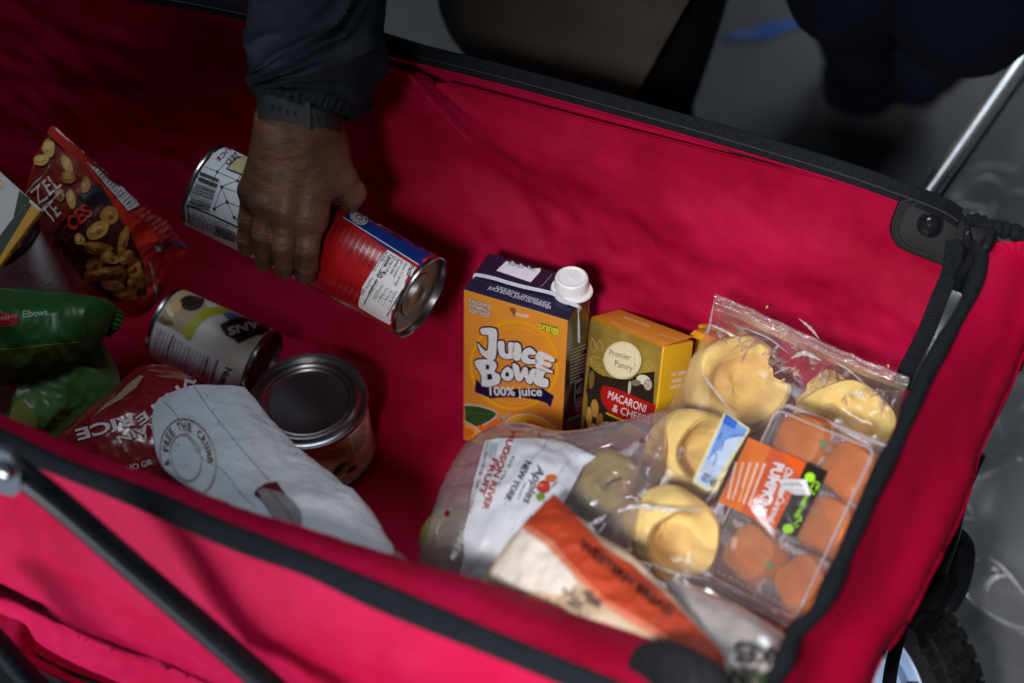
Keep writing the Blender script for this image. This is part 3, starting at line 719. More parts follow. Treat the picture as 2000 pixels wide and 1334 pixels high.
vt('Calories', 1200, 880, 1165, 945, (20, 10), .03); vt('per serving', 1180, 868, 1150, 920, (10, 5), .01); vt('50', 1150, 965, 1125, 1000, (30, 14), .03)
P.line([(1268, 1070), (1185, 1215)], 2.2, DK, 2); P.line([(1130, 1015), (1060, 1150)], 2.2, DK, 2)
for s, x, y, l in [('Total Fat 1g', 1235, 1075, 70), ('Sat. Fat 0g', 1205, 1075, 60), ('Trans Fat 0g', 1180, 1060, 65), ('Cholesterol <5mg', 1155, 1045, 85), ('Sodium 390mg', 1128, 1020, 80), ('Vitamin D 0%  Calcium', 1100, 1005, 110)]:
    vt(s, x, y, x - l * .5, y + l * .87, (12, 6), .005)
for i in range(5): P.line([(1250 - 27 * i, 1100 - 18 * i), (1200 - 27 * i, 1195 - 20 * i)], .5, GRY, 2)
P.smalltext((1215, 1130), (1190, 1180), (-110, -80), 5, DK, 2, 1.2, 8)
for i in range(12):   # dark print on the red label
    x, y = 890 + i * 27, 680 + i * 19; P.smalltext((x, y), (x - 55, y + 105), (9, 6), 2, ink(52, 4, 12), 2, 1.3, 20 + i)
for i in range(5): P.smalltext((1050 - i * 30, 1060 - 14 * i), (1010 - i * 30, 1135 - 14 * i), (9, 5), 2, ink(52, 4, 12), 2, 1.3, 40 + i)
P.text('DISTRIBUTED BY', (850, 730), (800, 830), (14, 8), ink(52, 4, 12), 2)
t.part('label_print', P.mb, sub=kb); t.done()

# ================================================================== hand (signed distance field -> one continuous skin)
def hp(px, py, d): return np.array(at(px, py, d=d))
J = dict(
 wr=hp(583, 232, 1.668), wl=hp(556, 240, 1.666), wR=hp(612, 240, 1.668), fa=hp(592, 170, 1.668),
 i0=hp(604, 425, 1.678), i1=hp(600, 486, 1.683), i2=hp(600, 520, 1.692), i3=hp(598, 536, 1.700),
 m0=hp(556, 412, 1.670), m1=hp(554, 478, 1.677), m2=hp(556, 512, 1.688), m3=hp(556, 526, 1.698),
 r0=hp(518, 394, 1.671), r1=hp(514, 458, 1.679), r2=hp(516, 494, 1.690), r3=hp(516, 512, 1.700),
 p0=hp(494, 372, 1.680), p1=hp(485, 430, 1.689), p2=hp(481, 464, 1.698), p3=hp(482, 484, 1.708),
 t0=hp(632, 290, 1.680), t1=hp(664, 346, 1.684), t2=hp(688, 376, 1.696), t3=hp(684, 392, 1.716))
SEG = [  # a, b, ra, rb, k
 ('fa', 'wr', .0250, .0235, .012), ('fa', 'wl', .0200, .0190, .012), ('wl', 'wR', .0190, .0190, .012),
 ('wr', 'm0', .0215, .0135, .014), ('wl', 'r0', .0185, .013, .013), ('wl', 'p0', .0180, .0125, .012), ('wR', 'i0', .0190, .0135, .013),
 ('i0', 'm0', .0105, .0105, .007), ('m0', 'r0', .0102, .0100, .007), ('r0', 'p0', .0098, .0095, .007),
 ('i0', 'i1', .0112, .0101, .003), ('i1', 'i2', .0098, .0091, .0015), ('i2', 'i3', .0091, .0084, .0015),
 ('m0', 'm1', .0110, .0100, .003), ('m1', 'm2', .0098, .0091, .0015), ('m2', 'm3', .0091, .0084, .0015),
 ('r0', 'r1', .0104, .0095, .003), ('r1', 'r2', .0092, .0085, .0015), ('r2', 'r3', .0084, .0078, .0015),
 ('p0', 'p1', .0095, .0085, .003), ('p1', 'p2', .0081, .0075, .0015), ('p2', 'p3', .0079, .0073, .0025),
 ('wR', 't0', .0185, .0175, .014), ('t0', 't1', .0170, .0130, .012), ('t1', 't2', .0125, .0112, .006), ('t2', 't3', .0110, .0100, .004),
 ('t0', 'i0', .013, .0105, .014),
]
EXTRA = []   # tendons, knuckles, veins : list of (a, b, ra, rb, k)
cv = np.array(CAM)
def lift(p, m): v = cv - p; return p + v / np.linalg.norm(v) * m
for f, w_ in (('i', 'wR'), ('m', 'wr'), ('r', 'wr'), ('p', 'wl')):
    a = lift(J[w_] * .45 + J[f + '0'] * .55, .0118); b = lift(J[f + '0'], .0098)
    EXTRA.append((a, b, .0022, .0034, .007))
    k_ = lift(J[f + '0'], .0062 if f != 'p' else .0052); EXTRA.append((k_, k_, .0088, .0088, .004))
    q = lift(J[f + '1'], .0024); EXTRA.append((q, q, .0090 if f != 'p' else .0078, .0090 if f != 'p' else .0078, .003))
def vein(px_, d, r): 
    P_ = [hp(x, y, d0) for x, y, d0 in px_]
    for a, b in zip(P_[:-1], P_[1:]): EXTRA.append((a, b, r, r, .0035))
allp = np.array([J[k] for k in J]); lo = allp.min(0) - .035; hi = allp.max(0) + .035; hs = .00105
nx, ny, nz = [int(math.ceil((hi[i] - lo[i]) / hs)) for i in range(3)]
gx, gy, gz = np.meshgrid(*[lo[i] + hs * np.arange((nx, ny, nz)[i], dtype=np.float32) for i in range(3)], indexing='ij')
gx, gy, gz = [g.astype(np.float32) for g in (gx, gy, gz)]
D_ = np.full(gx.shape, .05, np.float32)
def addseg(a, b, ra, rb, k):
    global D_
    mn = np.minimum(a, b) - max(ra, rb) - .02; mx = np.maximum(a, b) + max(ra, rb) + .02
    s_ = tuple(slice(max(0, int((mn[i] - lo[i]) / hs)), max(1, int((mx[i] - lo[i]) / hs) + 1)) for i in range(3))
    X, Y, Z = gx[s_], gy[s_], gz[s_]
    if X.size == 0: return
    ab = b - a; l2 = float(ab @ ab) + 1e-12
    t_ = np.clip(((X - a[0]) * ab[0] + (Y - a[1]) * ab[1] + (Z - a[2]) * ab[2]) / l2, 0, 1)
    d = np.sqrt((X - a[0] - t_ * ab[0]) ** 2 + (Y - a[1] - t_ * ab[1]) ** 2 + (Z - a[2] - t_ * ab[2]) ** 2) - (ra + (rb - ra) * t_)
    cur = D_[s_]; h = np.maximum(k - np.abs(cur - d), 0) / k; D_[s_] = np.minimum(cur, d) - h * h * k * .25
for a, b, ra, rb, k in SEG: addseg(J[a], J[b], ra, rb, k)
for e in EXTRA: addseg(*e)
def surface_nets(D, lo, h):
    S = D < 0; nx, ny, nz = D.shape
    c = [S[i:nx - 1 + i, j:ny - 1 + j, k:nz - 1 + k] for i in (0, 1) for j in (0, 1) for k in (0, 1)]
    cnt = sum(x.astype(np.int8) for x in c); act = (cnt > 0) & (cnt < 8)
    idx = -np.ones(act.shape, np.int64); I = np.argwhere(act); idx[act] = np.arange(len(I))
    acc = np.zeros((len(I), 3)); n = np.zeros(len(I))
    cs = [(i, j, k) for i in (0, 1) for j in (0, 1) for k in (0, 1)]
    for a in range(8):
        for b_ in range(a + 1, 8):
            if sum(abs(cs[a][q] - cs[b_][q]) for q in range(3)) != 1: continue
            da = D[I[:, 0] + cs[a][0], I[:, 1] + cs[a][1], I[:, 2] + cs[a][2]]; db = D[I[:, 0] + cs[b_][0], I[:, 1] + cs[b_][1], I[:, 2] + cs[b_][2]]
            m = (da < 0) != (db < 0); t_ = np.where(m, da / (da - db + 1e-12), 0)[:, None]
            acc += np.where(m[:, None], np.array(cs[a]) + t_ * (np.array(cs[b_]) - np.array(cs[a])), 0); n += m
    Vv = (I + acc / n[:, None]) * h + lo; F = []
    for ax in range(3):
        o1, o2 = [(1, 2), (2, 0), (0, 1)][ax]
        A = np.swapaxes(S, 0, 0)
        sl0 = [slice(None)] * 3; sl1 = [slice(None)] * 3; sl0[ax] = slice(0, -1); sl1[ax] = slice(1, None)
        ch = S[tuple(sl0)] != S[tuple(sl1)]; E_ = np.argwhere(ch)
        E_ = E_[(E_[:, o1] > 0) & (E_[:, o2] > 0) & (E_[:, o1] < D.shape[o1] - 1) & (E_[:, o2] < D.shape[o2] - 1)]
        ins = S[tuple(E_.T)]
        def g(d1, d2): q = E_.copy(); q[:, o1] -= d1; q[:, o2] -= d2; return idx[tuple(q.T)]
        Q = np.stack([g(1, 1), g(0, 1), g(0, 0), g(1, 0)], 1); Q[~ins] = Q[~ins][:, ::-1]
        F.append(Q[(Q >= 0).all(1)])
    return Vv, np.concatenate(F)
Vs, Fs = surface_nets(D_, lo, hs)
del gx, gy, gz, D_
# gentle smoothing
for _ in range(2):
    acc = np.zeros_like(Vs); n = np.zeros(len(Vs))
    for k in range(4):
        a, b = Fs[:, k], Fs[:, (k + 1) % 4]; np.add.at(acc, a, Vs[b]); np.add.at(n, a, 1); np.add.at(acc, b, Vs[a]); np.add.at(n, b, 1)
    Vs = Vs * .4 + acc / np.maximum(n, 1)[:, None] * .6
# skin material
sk, nt, b, out = newmat('brown_skin'); N, L = nt.nodes, nt.links
tc = N.new('ShaderNodeTexCoord')
n1 = N.new('ShaderNodeTexNoise'); n1.inputs['Scale'].default_value = 34; n1.inputs['Detail'].default_value = 6; L.new(tc.outputs['Object'], n1.inputs['Vector'])
cr = N.new('ShaderNodeValToRGB'); cr.color_ramp.elements[0].position = .32; cr.color_ramp.elements[0].color = (.100, .044, .025, 1)
cr.color_ramp.elements[1].position = .70; cr.color_ramp.elements[1].color = (.205, .102, .060, 1)
L.new(n1.outputs['Fac'], cr.inputs[0]); L.new(cr.outputs[0], b.inputs['Base Color'])
b.inputs['Roughness'].default_value = .48; b.inputs['Subsurface Weight'].default_value = .06; b.inputs['Subsurface Radius'].default_value = (.006, .002, .001)
b.inputs['Subsurface Scale'].default_value = 1.0
vo = N.new('ShaderNodeTexVoronoi'); vo.inputs['Scale'].default_value = 520; mp = N.new('ShaderNodeMapping'); mp.inputs['Scale'].default_value = (.55, 1, 1.4)
L.new(tc.outputs['Object'], mp.inputs['Vector']); L.new(mp.outputs[0], vo.inputs['Vector'])
n3 = N.new('ShaderNodeTexNoise'); n3.inputs['Scale'].default_value = 90; n3.inputs['Detail'].default_value = 6; L.new(mp.outputs[0], n3.inputs['Vector'])
b1 = N.new('ShaderNodeBump'); b1.inputs['Strength'].default_value = .45; b1.inputs['Distance'].default_value = .0006; L.new(vo.outputs['Distance'], b1.inputs['Height'])
b2 = N.new('ShaderNodeBump'); b2.inputs['Strength'].default_value = .7; b2.inputs['Distance'].default_value = .0032; L.new(n3.outputs['Fac'], b2.inputs['Height']); L.new(b1.outputs[0], b2.inputs['Normal'])
L.new(b2.outputs[0], b.inputs['Normal'])
# finger joint creases pressed into the skin
cre = []
for f in 'imrp':
    for jn, amp in (('1', .0011), ('2', .0006)):
        j = J[f + jn]; ax_ = J[f + jn] - J[f + ('0' if jn == '1' else '1')]; ax_ /= np.linalg.norm(ax_); cre.append((j, ax_, amp * 1.5, .012))
vn = (cv - Vs); vn /= np.linalg.norm(vn, axis=1)[:, None]
for j, ax_, amp, rad in cre:
    d = Vs - j; t_ = d @ ax_; rr = np.linalg.norm(d, axis=1)
    m = np.exp(-(t_ / .0048) ** 2) * np.exp(-(rr / rad) ** 4)
    Vs -= vn * (amp * m * np.abs(np.sin(t_ * 1150 + np.sin(d[:, 0] * 500) * .6)))[:, None]
pe = Thing('person', 'person in black windbreaker and olive apron reaching into the wagon, holding two cans', 'person')
hand = MB(); hand.v = [Vector(v) for v in Vs.tolist()]; hand.f = [tuple(f) for f in Fs.tolist()]; hand.m = [0] * len(hand.f); hand.mats = [sk]
kh = pe.part('body', hand)
# little fingernail edge
P = Print([hand], 2.779, (330, 180), gap=.0002)
# sleeve
JK = pbr('navy_nylon', (.005, .008, .014, 1), .66, spec=.16, bump=.12, bscale=60, vary=.12, vscale=30)
LR = [(520, 900, -520, 1.66), (486, 830, -300, 1.64), (486, 780, -120, 1.65), (486, 757, -10, 1.652), (478, 750, 62, 1.655), (472, 752, 104, 1.655), (475, 746, 145, 1.657), (480, 733, 172, 1.66), (492, 716, 188, 1.664), (495, 704, 198, 1.667), (498, 698, 206, 1.669), (502, 692, 213, 1.670)]
tilt = [0, 0, 0, 0, 8, 16, 30, 38, 44, 46, 44, 42]
rings = []; seg = 120
for (xl, xr, yc, d), tl in zip(LR, tilt):
    a = at(xl, yc - tl / 2 - (0 if tl < 20 else 0), d=d); b = at(xr, yc + tl / 2, d=d); c = (a + b) / 2; e = (b - a) / 2; dep = -AZ * (e.length * (.66 if xr - xl > 250 else .66 + .24 * min(1, (250 - (xr - xl)) / 40)))
    rings.append([c + e * math.cos(q) + dep * math.sin(q) for q in [2 * math.pi * k / seg for k in range(seg)]])
G = [[None] * seg for _ in range(130)]
for k in range(seg):
    cc = catm([r[k] for r in rings], 130)
    for j in range(130): G[j][k] = cc[j]
for j in range(130):
    c = sum(G[j], V(0, 0, 0)) / seg; v = j / 129
    for k in range(seg):
        p = G[j][k]; n = (p - c).normalized(); q = 2 * math.pi * k / seg
        puff = math.exp(-((v - .56) / .2) ** 2)
        g = q * 1.0 + v * 5.2 + .9 * math.sin(v * 7 + q * 2) + 1.3 * fbm(p, 9, 24); f = .0062 * ((1 - abs(math.sin(g * 1.9))) ** 1.3 - .35) * (.45 + puff) + .0045 * ((1 - abs(math.sin(g * 3.1 + v * 9 + 1.7))) ** 1.6 - .3) * (.3 + puff * .8) + .004 * fbm(p, 24, 22)
        if v > .70: f = f * (1 - (v - .7) / .3) + .0022 * (abs(math.sin(q * 23 + 2 * math.sin(q * 5))) - .3) * 1.5 * min(1, (v - .7) / .1)
        G[j][k] = p + n * f
mb = MB(); mb.grid(G, JK, closeu=True); 
inn = [[(sum(G[129], V(0, 0, 0)) / seg).lerp(p, .93) for p in G[129]], [(sum(G[118], V(0, 0, 0)) / seg).lerp(p, .88) for p in G[118]]]
mb.grid([G[129], inn[0], inn[1]], JK, closeu=True)
# upper arm and shoulder to the torso
mb.tube([at(700, -450, d=1.66), V(-.60, 1.36, .98), V(-.62, 1.50, 1.22), V(-.55, 1.58, 1.30)], lambda t_: .068 + .012 * t_, JK, 32, n=30)
pe.part('sleeve', mb)
# watch strap
WS = pbr('watch_rubber', (.016, .018, .021, 1), .55, spec=.4, vary=.15, vscale=90)
cL, cR = at(508, 213, d=1.668), at(666, 238, d=1.668); c = (cL + cR) / 2; e = (cR - cL) / 2; upv = (at(583, 205, d=1.64) - at(583, 240, d=1.64)).normalized()
A = []
for k in range(90):
    q = 2 * math.pi * k / 90; sp = lambda v_, k_: math.copysign(abs(v_) ** k_, v_); p = c + e * sp(math.cos(q), .72) + AZ * (.0325 * sp(math.sin(q), .72))
    n = (p - c).normalized(); hw = .0098
    A.append([p + upv * hw - n * .0012, p + upv * hw + n * .0014, p + n * .002, p - upv * hw + n * .0014, p - upv * hw - n * .0012])
mb = MB(); mb.grid(A, WS, closev=True); mb.grid([[r[0], r[-1]] for r in A], WS, closev=True)
ks = pe.part('watch_strap', mb)
P = Print([mb], 3.333, (400, 0), gap=.0016)
P.poly([(663, 680), (720, 685), (790, 700), (850, 735), (856, 800), (830, 845), (760, 850), (665, 838)], WS, 0, smooth=2)
P2 = Print([mb], 3.333, (400, 0), gap=.0022)
HO = pbr('hole_black', (.001, .001, .001, 1), .9)
for x, y in [(440, 700), (487, 715), (537, 728), (588, 738)]: P2.poly([(x - 9, y - 16), (x + 7, y - 14), (x + 9, y + 15), (x - 7, y + 14)], HO, -.6)
for x, y in [(690, 757), (737, 766), (786, 778)]: P2.poly([(x - 10, y - 16), (x + 8, y - 14), (x + 10, y + 15), (x - 8, y + 14)], HO, 0)
pe.part('strap_holes', P2.mb, sub=ks)
bk = MB(); a = at(594, 194, d=1.6305); bk.box(a, at(606, 195, d=1.6305) - a, at(597, 252, d=1.6305) - a, -AZ * .006, WS, .0012); pe.part('strap_loop', bk, sub=ks)
# torso above the frame, apron and trousers
tor = MB(); tor.lathe(V(-.50, 1.66, .86), (0, -.10, 1), [(.15, 0), (.17, .06), (.18, .22), (.19, .36), (.17, .46), (.09, .52), (.055, .56)], JK, 40, ref=(1, 0, 0), wob=lambda r, h, q: (r * (1 + .22 * abs(math.cos(q))), h)); pe.part('jacket', tor)
hd = MB(); hd.lathe(V(-.50, 1.56, 1.38), (0, -.25, 1), [(.055, 0), (.056, .06), (.075, .10), (.088, .16), (.090, .21), (.078, .27), (.045, .305), (.001, .315)], sk, 36); pe.part('head', hd)
APR = pbr('olive_apron', (.058, .052, .042, 1), .9, spec=.1, bump=.3, bscale=300, vary=.15, vscale=12)
ap_rows = [[(800, -260), (1000, -280), (1200, -280), (1430, -260)], [(850, -40), (1000, -60), (1200, -60), (1372, -50)], [(862, 30), (1000, 40), (1180, 40), (1335, 20)], [(892, 92), (1010, 120), (1150, 130), (1285, 110)], [(985, 190), (1060, 215), (1150, 215), (1238, 195)], [(1040, 240), (1080, 250), (1150, 250), (1210, 240)]]
G = loft([[at(x, y, y=1.50 + .02 * math.sin(x / 90)) for x, y in r] for r in ap_rows], 70, 60)
G = wrinkle(G, .012, 6, 31); pe.part('apron', sheet(G, APR, .004))
TRO = pbr('black_trousers', (.003, .003, .003, 1), .95, spec=.08, bump=.2, bscale=200)
lg = MB(); lg.tube([V(-.44, 1.66, .90), at(1262, 0, y=1.62), at(1225, 240, y=1.64), V(-.46, 1.66, .04)], lambda t_: .085 - .02 * t_, TRO, 28, n=30)
lg.tube([V(-.60, 1.68, .90), V(-.62, 1.68, .5), V(-.62, 1.68, .04)], lambda t_: .085 - .02 * t_, TRO, 28, n=30)
pe.part('trousers', lg)
for x in (-.40, -.62): pe.part('shoe', MB().tube([V(x, 1.70, .035), V(x, 1.60, .035), V(x, 1.50, .03)], lambda t_: .042 - .008 * t_, TRO, 20))
pe.done()

# second person, further back
NV = pbr('navy_cloth', (.004, .006, .015, 1), .95, spec=.08, bump=.3, bscale=220, vary=.2, vscale=14)
p2 = Thing('person', 'second person in navy trousers standing on the floor at the back right', 'person')
b0, b1 = at(1682, 175, z=.03), at(1790, 150, z=.05)
lg = MB(); lg.tube([at(1690, -170, z=.62) + V(.02, 0, .6), at(1690, -170, z=.62), at(1680, -20, z=.36), at(1676, 60, z=.18), at(1682, 128, z=.06)], lambda t_: .074 - .032 * t_, NV, 30, n=30)
lg.tube([at(1900, -150, z=.62) + V(-.06, 0, .6), at(1900, -150, z=.62), at(1880, -10, z=.36), at(1838, 60, z=.18), at(1800, 112, z=.07)], lambda t_: .095 - .045 * t_, NV, 30, n=30)
lg.lathe(at(1770, -170, z=.62), (0, 0, 1), [(.15, .62), (.18, .64), (.17, .3), (.19, .6), (.17, 1.0), (.07, 1.1)], NV, 36)
noisy(lg, .016, 8, 4); p2.part('body', lg)
for x, y, z in [(1682, 148, .03), (1782, 128, .035)]: p2.part('shoe', MB().lathe(at(x, y, z=z), (0, 0, 1), [(.045, -.03), (.05, 0), (.042, .03), (.001, .045)], NV, 24))
p2.done()
# ================================================================== carton of orange juice
WSK = lambda k, off: (lambda p: p)
t = Thing('juice_carton', 'orange and navy juice carton with white screw cap standing against the far panel', 'carton')
NAVY = pbr('carton_navy', (.016, .012, .040, 1), .28, spec=.5, coat=.5, vary=.06, vscale=80)
ORG = pbr('carton_orange', (.74, .28, .035, 1), .34, spec=.5, coat=.3, vary=.04, vscale=80)
SIDE = pbr('carton_side', (.010, .010, .016, 1), .3, spec=.5, coat=.4)
F0 = V(-.5029, 1.1525, .222); cw, cdp, ch = V(.0951, .0010, 0), V(.0015, .0505, 0), V(0, 0, .193)
mb = MB(); mb.box(F0, cw, cdp, ch, NAVY, .0016, mats6=[SIDE, SIDE, ORG, NAVY, NAVY, NAVY]); kb = t.part('body', mb)
Z5 = (3.176, (860, 480)); P = Print([mb], *Z5, gap=.00018)
W_ = ink(222, 224, 232, .4); NV_ = ink(24, 18, 62, .35); YE = ink(240, 168, 24, .4)
P.ell(458, 740, 278, 280, YE, 0, n=60, inner=.93); P.ell(470, 745, 232, 240, YE, 0, n=60, inner=.975)
# lower fruit art
P.poly([(138, 1330), (138, 1085), (185, 1105), (235, 1145), (262, 1180), (240, 1215), (150, 1330)], ink(235, 160, 60), 0)
P.line([(138, 1082), (190, 1105), (240, 1145), (266, 1180)], 1.6, W_, 2, True)
P.poly([(150, 1130), (200, 1140), (205, 1170), (160, 1190)], ink(214, 110, 20), 1, smooth=3); P.poly([(150, 1210), (205, 1190), (190, 1240), (150, 1280)], ink(214, 110, 20), 1, smooth=3)
P.poly([(262, 1100), (330, 1075), (400, 1095), (420, 1150), (330, 1165), (270, 1180), (240, 1145)], ink(226, 104, 22), 0, smooth=3)
P.poly([(400, 1110), (440, 1065), (520, 1045), (610, 1060), (690, 1110), (760, 1175), (700, 1178), (560, 1160), (470, 1140)], ink(240, 178, 30), 0, smooth=3)
P.line([(400, 1105), (440, 1062), (520, 1042), (610, 1056), (690, 1105), (765, 1172)], 1.5, W_, 2, True)
for q in [[(525, 1085), (590, 1085), (610, 1130), (560, 1150)], [(605, 1095), (650, 1120), (660, 1150), (625, 1140)], [(660, 1135), (710, 1160), (700, 1175), (655, 1165)], [(455, 1100), (510, 1085), (535, 1130), (470, 1120)]]: P.poly(q, ink(222, 112, 16), 1, smooth=2)
P.poly([(132, 988), (170, 986), (250, 995), (320, 1018), (350, 1042), (318, 1080), (262, 1108), (210, 1118), (165, 1100), (132, 1080)], ink(40, 74, 34), 1, grow=0, smooth=3)
P.line([(134, 987), (180, 986), (250, 994), (320, 1016), (352, 1042), (318, 1080), (262, 1110)], 1.5, W_, 2, True)
P.line([(150, 1030), (230, 1035), (345, 1043)], 1.0, ink(70, 110, 60), 2, True)
P.line([(345, 1043), (380, 1070), (405, 1110)], 3.2, W_, 1, True); P.line([(345, 1043), (380, 1070), (405, 1110)], 1.8, ink(24, 70, 60), 2, True)
P.line([(378, 1075), (405, 1060), (432, 1040)], 3.2, W_, 1, True); P.line([(378, 1075), (405, 1060), (430, 1042)], 1.6, ink(24, 70, 60), 2, True)
P.poly([(425, 1105), (470, 1098), (520, 1105), (540, 1120), (470, 1122)], ink(18, 40, 36), 2, smooth=2)
# banner
ban = [(222, 822), (258, 862), (330, 880), (440, 886), (560, 882), (640, 884), (706, 930), (684, 1002), (664, 975), (600, 955), (520, 940), (400, 938), (310, 944), (214, 902)]
P.poly(ban, NV_, 2)
P.text('100% juice', (310, 924), (634, 926), (-4, -56), W_, 4, .02, space=1.0)
glyph = {
 'J': [(256, 508), (348, 512), (352, 600), (346, 688), (312, 704), (262, 672), (246, 640), (234, 598), (268, 636), (296, 642), (300, 552), (262, 545)],
 'U': [(360, 592), (398, 590), (402, 650), (418, 664), (426, 655), (424, 598), (460, 602), (456, 686), (420, 698), (385, 688), (366, 660)],
 'I': [(458, 600), (502, 612), (497, 702), (452, 692)],
 'C': [(600, 664), (562, 626), (522, 640), (502, 680), (514, 715), (556, 730), (604, 722), (600, 697), (566, 700), (546, 684), (556, 668), (572, 672)],
 'E': [(610, 650), (706, 690), (702, 718), (652, 698), (648, 712), (690, 728), (684, 750), (640, 734), (638, 746), (696, 770), (690, 784), (596, 750)],
 'B': [(214, 712), (300, 700), (344, 716), (352, 748), (338, 776), (370, 796), (374, 832), (348, 860), (262, 866), (258, 800)],
 'o': [(392, 766), (420, 746), (452, 768), (456, 806), (434, 832), (400, 828), (380, 800)],
 'W': [(450, 728), (488, 740), (498, 786), (520, 748), (544, 756), (550, 800), (568, 760), (602, 768), (572, 850), (538, 842), (524, 808), (502, 836), (472, 824)],
 'L': [(600, 758), (656, 770), (640, 812), (672, 826), (664, 874), (584, 848)]}
for k, g in glyph.items(): P.poly(g, NV_, 3, grow=2.6, smooth=3)
for k, g in glyph.items(): P.poly(g, W_, 5, smooth=3)
P.poly([(284, 732), (306, 732), (308, 758), (286, 764)], NV_, 6); P.poly([(292, 790), (322, 790), (326, 822), (296, 828)], NV_, 6); P.ell(418, 792, 12, 15, NV_, 6)
P.ell(721, 710, 12, 12, NV_, 2, inner=.8); P.text('R', (716, 716), (727, 717), 11, NV_, 2)
for s_, a, b_, l in [('CALCIUM &', (181, 348), (316, 386), 25), ('VITAMIN C', (181, 378), (312, 415), 25), ('FORTIFIED', (182, 408), (305, 441), 25)]:
    P.text(s_, a, b_, (0, -l), W_, 2, .02, outline=NV_, ow=.04)
P.text('orange', (616, 508), (738, 542), (-2, -34), ink(216, 222, 40), 3, .04, outline=NV_, ow=.06)
P.poly([(472, 414), (552, 430), (549, 446), (470, 432)], ink(216, 200, 180), 1); P.poly([(424, 380), (462, 384), (470, 402), (460, 440)], ink(120, 96, 76), 1)
# top
P.text('JUICE BOWL ORANGE JUICE', (340, 263), (678, 373), (8, -17), ink(200, 196, 214), 1, .01, shear=.2)
P.text('JUICE BOWL JUGO DE NARANJA', (293, 268), (682, 395), (8, -19), ink(206, 202, 220), 1, .01, shear=.2)
P.poly([(430, 76), (640, 140), (560, 228), (348, 156)], ink(226, 222, 234), 1)
P.text('E50:002 13:50', (420, 108), (572, 148), (8, -13), DK, 2); P.text('EXP JUL 1923', (418, 122), (582, 160), (8, -13), DK, 2)
P.line([(712, 158), (640, 240), (606, 270)], .7, ink(170, 160, 190), 1)
# side face
P.ell(937, 372, 22, 46, ink(190, 190, 200), 1, rot=8, inner=.9); P.line([(930, 395), (945, 350), (944, 392)], 1.0, ink(190, 190, 200), 1)
for i in range(11):
    y = 650 + i * 20; P.smalltext((802, y), (902, y - 38), (0, 1), 1, ink(176, 176, 186), 1, 1.8, 60 + i, 1.0)
P.poly([(832, 850), (882, 820), (876, 938), (828, 968)], ink(160, 160, 170), 1); P.poly([(836, 856), (878, 830), (873, 934), (832, 960)], SIDE, 2)
P.text('FSC', (840, 925), (872, 905), (0, -28), ink(190, 190, 200), 3); P.line([(842, 890), (850, 900), (868, 850)], 1.4, ink(190, 190, 200), 3)
P.smalltext((832, 985), (872, 965), (0, 40), 3, ink(180, 180, 190), 1, 1.8, 90)
P.poly([(786, 1074), (868, 1040), (862, 1150), (782, 1170)], ink(150, 150, 156), 1); P.text('Nutrition', (790, 1108), (866, 1076), (0, -22), DK, 2, .02)
P.smalltext((790, 1120), (862, 1096), (0, 40), 4, DK, 2, 1.0, 93)
t.part('label_print', P.mb, sub=kb)
# folded seam fin
SEAMM = pbr('carton_edge', (.55, .57, .66, 1), .5); TO = F0 + ch
sm = [at(x / 3.176 + 860, y / 3.176 + 480, z=z_) for x, y, z_ in [(208, 190, .4165), (226, 176, .4175), (330, 196, .419), (430, 226, .419), (520, 250, .419), (640, 276, .4195), (715, 298, .4195), (772, 338, .4185), (850, 368, .4175), (872, 384, .413)]]
mb = MB(); mb.tube(sm, .0009, SEAMM, 8, n=70); mb.tube([p + V(0, -.0016, -.0006) for p in sm], .0008, SEAMM, 8, n=70)
a = sm[-1]; mb.tube([a, V(-.4072, 1.176, .405), V(-.4066, 1.178, .385), V(-.4062, 1.180, .365)], .0009, SEAMM, 8, n=20)
t.part('seam_fin', mb)
mb = MB(); c = at(812 / 3.176 + 860, 268 / 3.176 + 480, z=.4155); CAPM = pbr('cap_white', (.80, .80, .83, 1), .38, spec=.5, bump=.08, bscale=300)
def wb(r, h, q): return (r * (1 + (.010 if .003 < h < .0125 and r > .013 else 0) * (1 if math.sin(q * 36) > 0 else -1)), h)
kc = None
fl_ = MB(); fl_.lathe(c + V(.001, -.001, 0), (0, 0, 1), [(.0168, 0), (.0169, .0012), (.0162, .0022), (.012, .0024)], CAPM, 48, wob=lambda r, h, q: (r * (1 + .08 * abs(math.cos(q * 2))), h)); kc = t.part('cap_flange', fl_)
mb.lathe(c, (0, 0, 1), [(.0142, .002), (.0146, .003), (.0146, .0035), (.0142, .0120), (.0136, .0138), (.0122, .0146), (.0112, .0142), (.0108, .0136), (.004, .0134), (.0014, .0138), (.0001, .0140)], CAPM, 144, wob=wb)
t.part('screw_cap', mb, sub=kc); t.done()

# ================================================================== macaroni box
MY = pbr('box_yellow', (.62, .36, .015, 1), .36, spec=.5, coat=.2, vary=.06, vscale=60)
MG = pbr('box_gold', (.30, .20, .035, 1), .36, spec=.5, coat=.3, vary=.35, vscale=28)
MO = pbr('box_orange', (.66, .27, .018, 1), .40, spec=.5, vary=.05, vscale=60)
M0 = V(-.409, 1.213, .362); mx, my, mz = V(.861, -.386, .332), V(.491, .799, -.346), V(-.132, .460, .878)
t = Thing('macaroni_box', 'yellow and gold macaroni and cheese box leaning beside the juice carton', 'box')
mb = MB(); mb.box(M0 - mz * .163, mx * .0915, my * .0363, mz * .163, MY, .0012, mats6=[MY, MY, MG, MY, MY, MO]); kb = t.part('body', mb)
fl2 = MB(); fl2.box(M0 + mz * .0006 + my * .002, mx * .0900, my * .034 + mz * .0022, mz * .0006, MO, .0003)
P = Print([mb, fl2], *Z5, gap=.00018); DB = ink(44, 34, 26, .3); CR = ink(226, 214, 176, .45); RD = ink(168, 26, 20, .4)
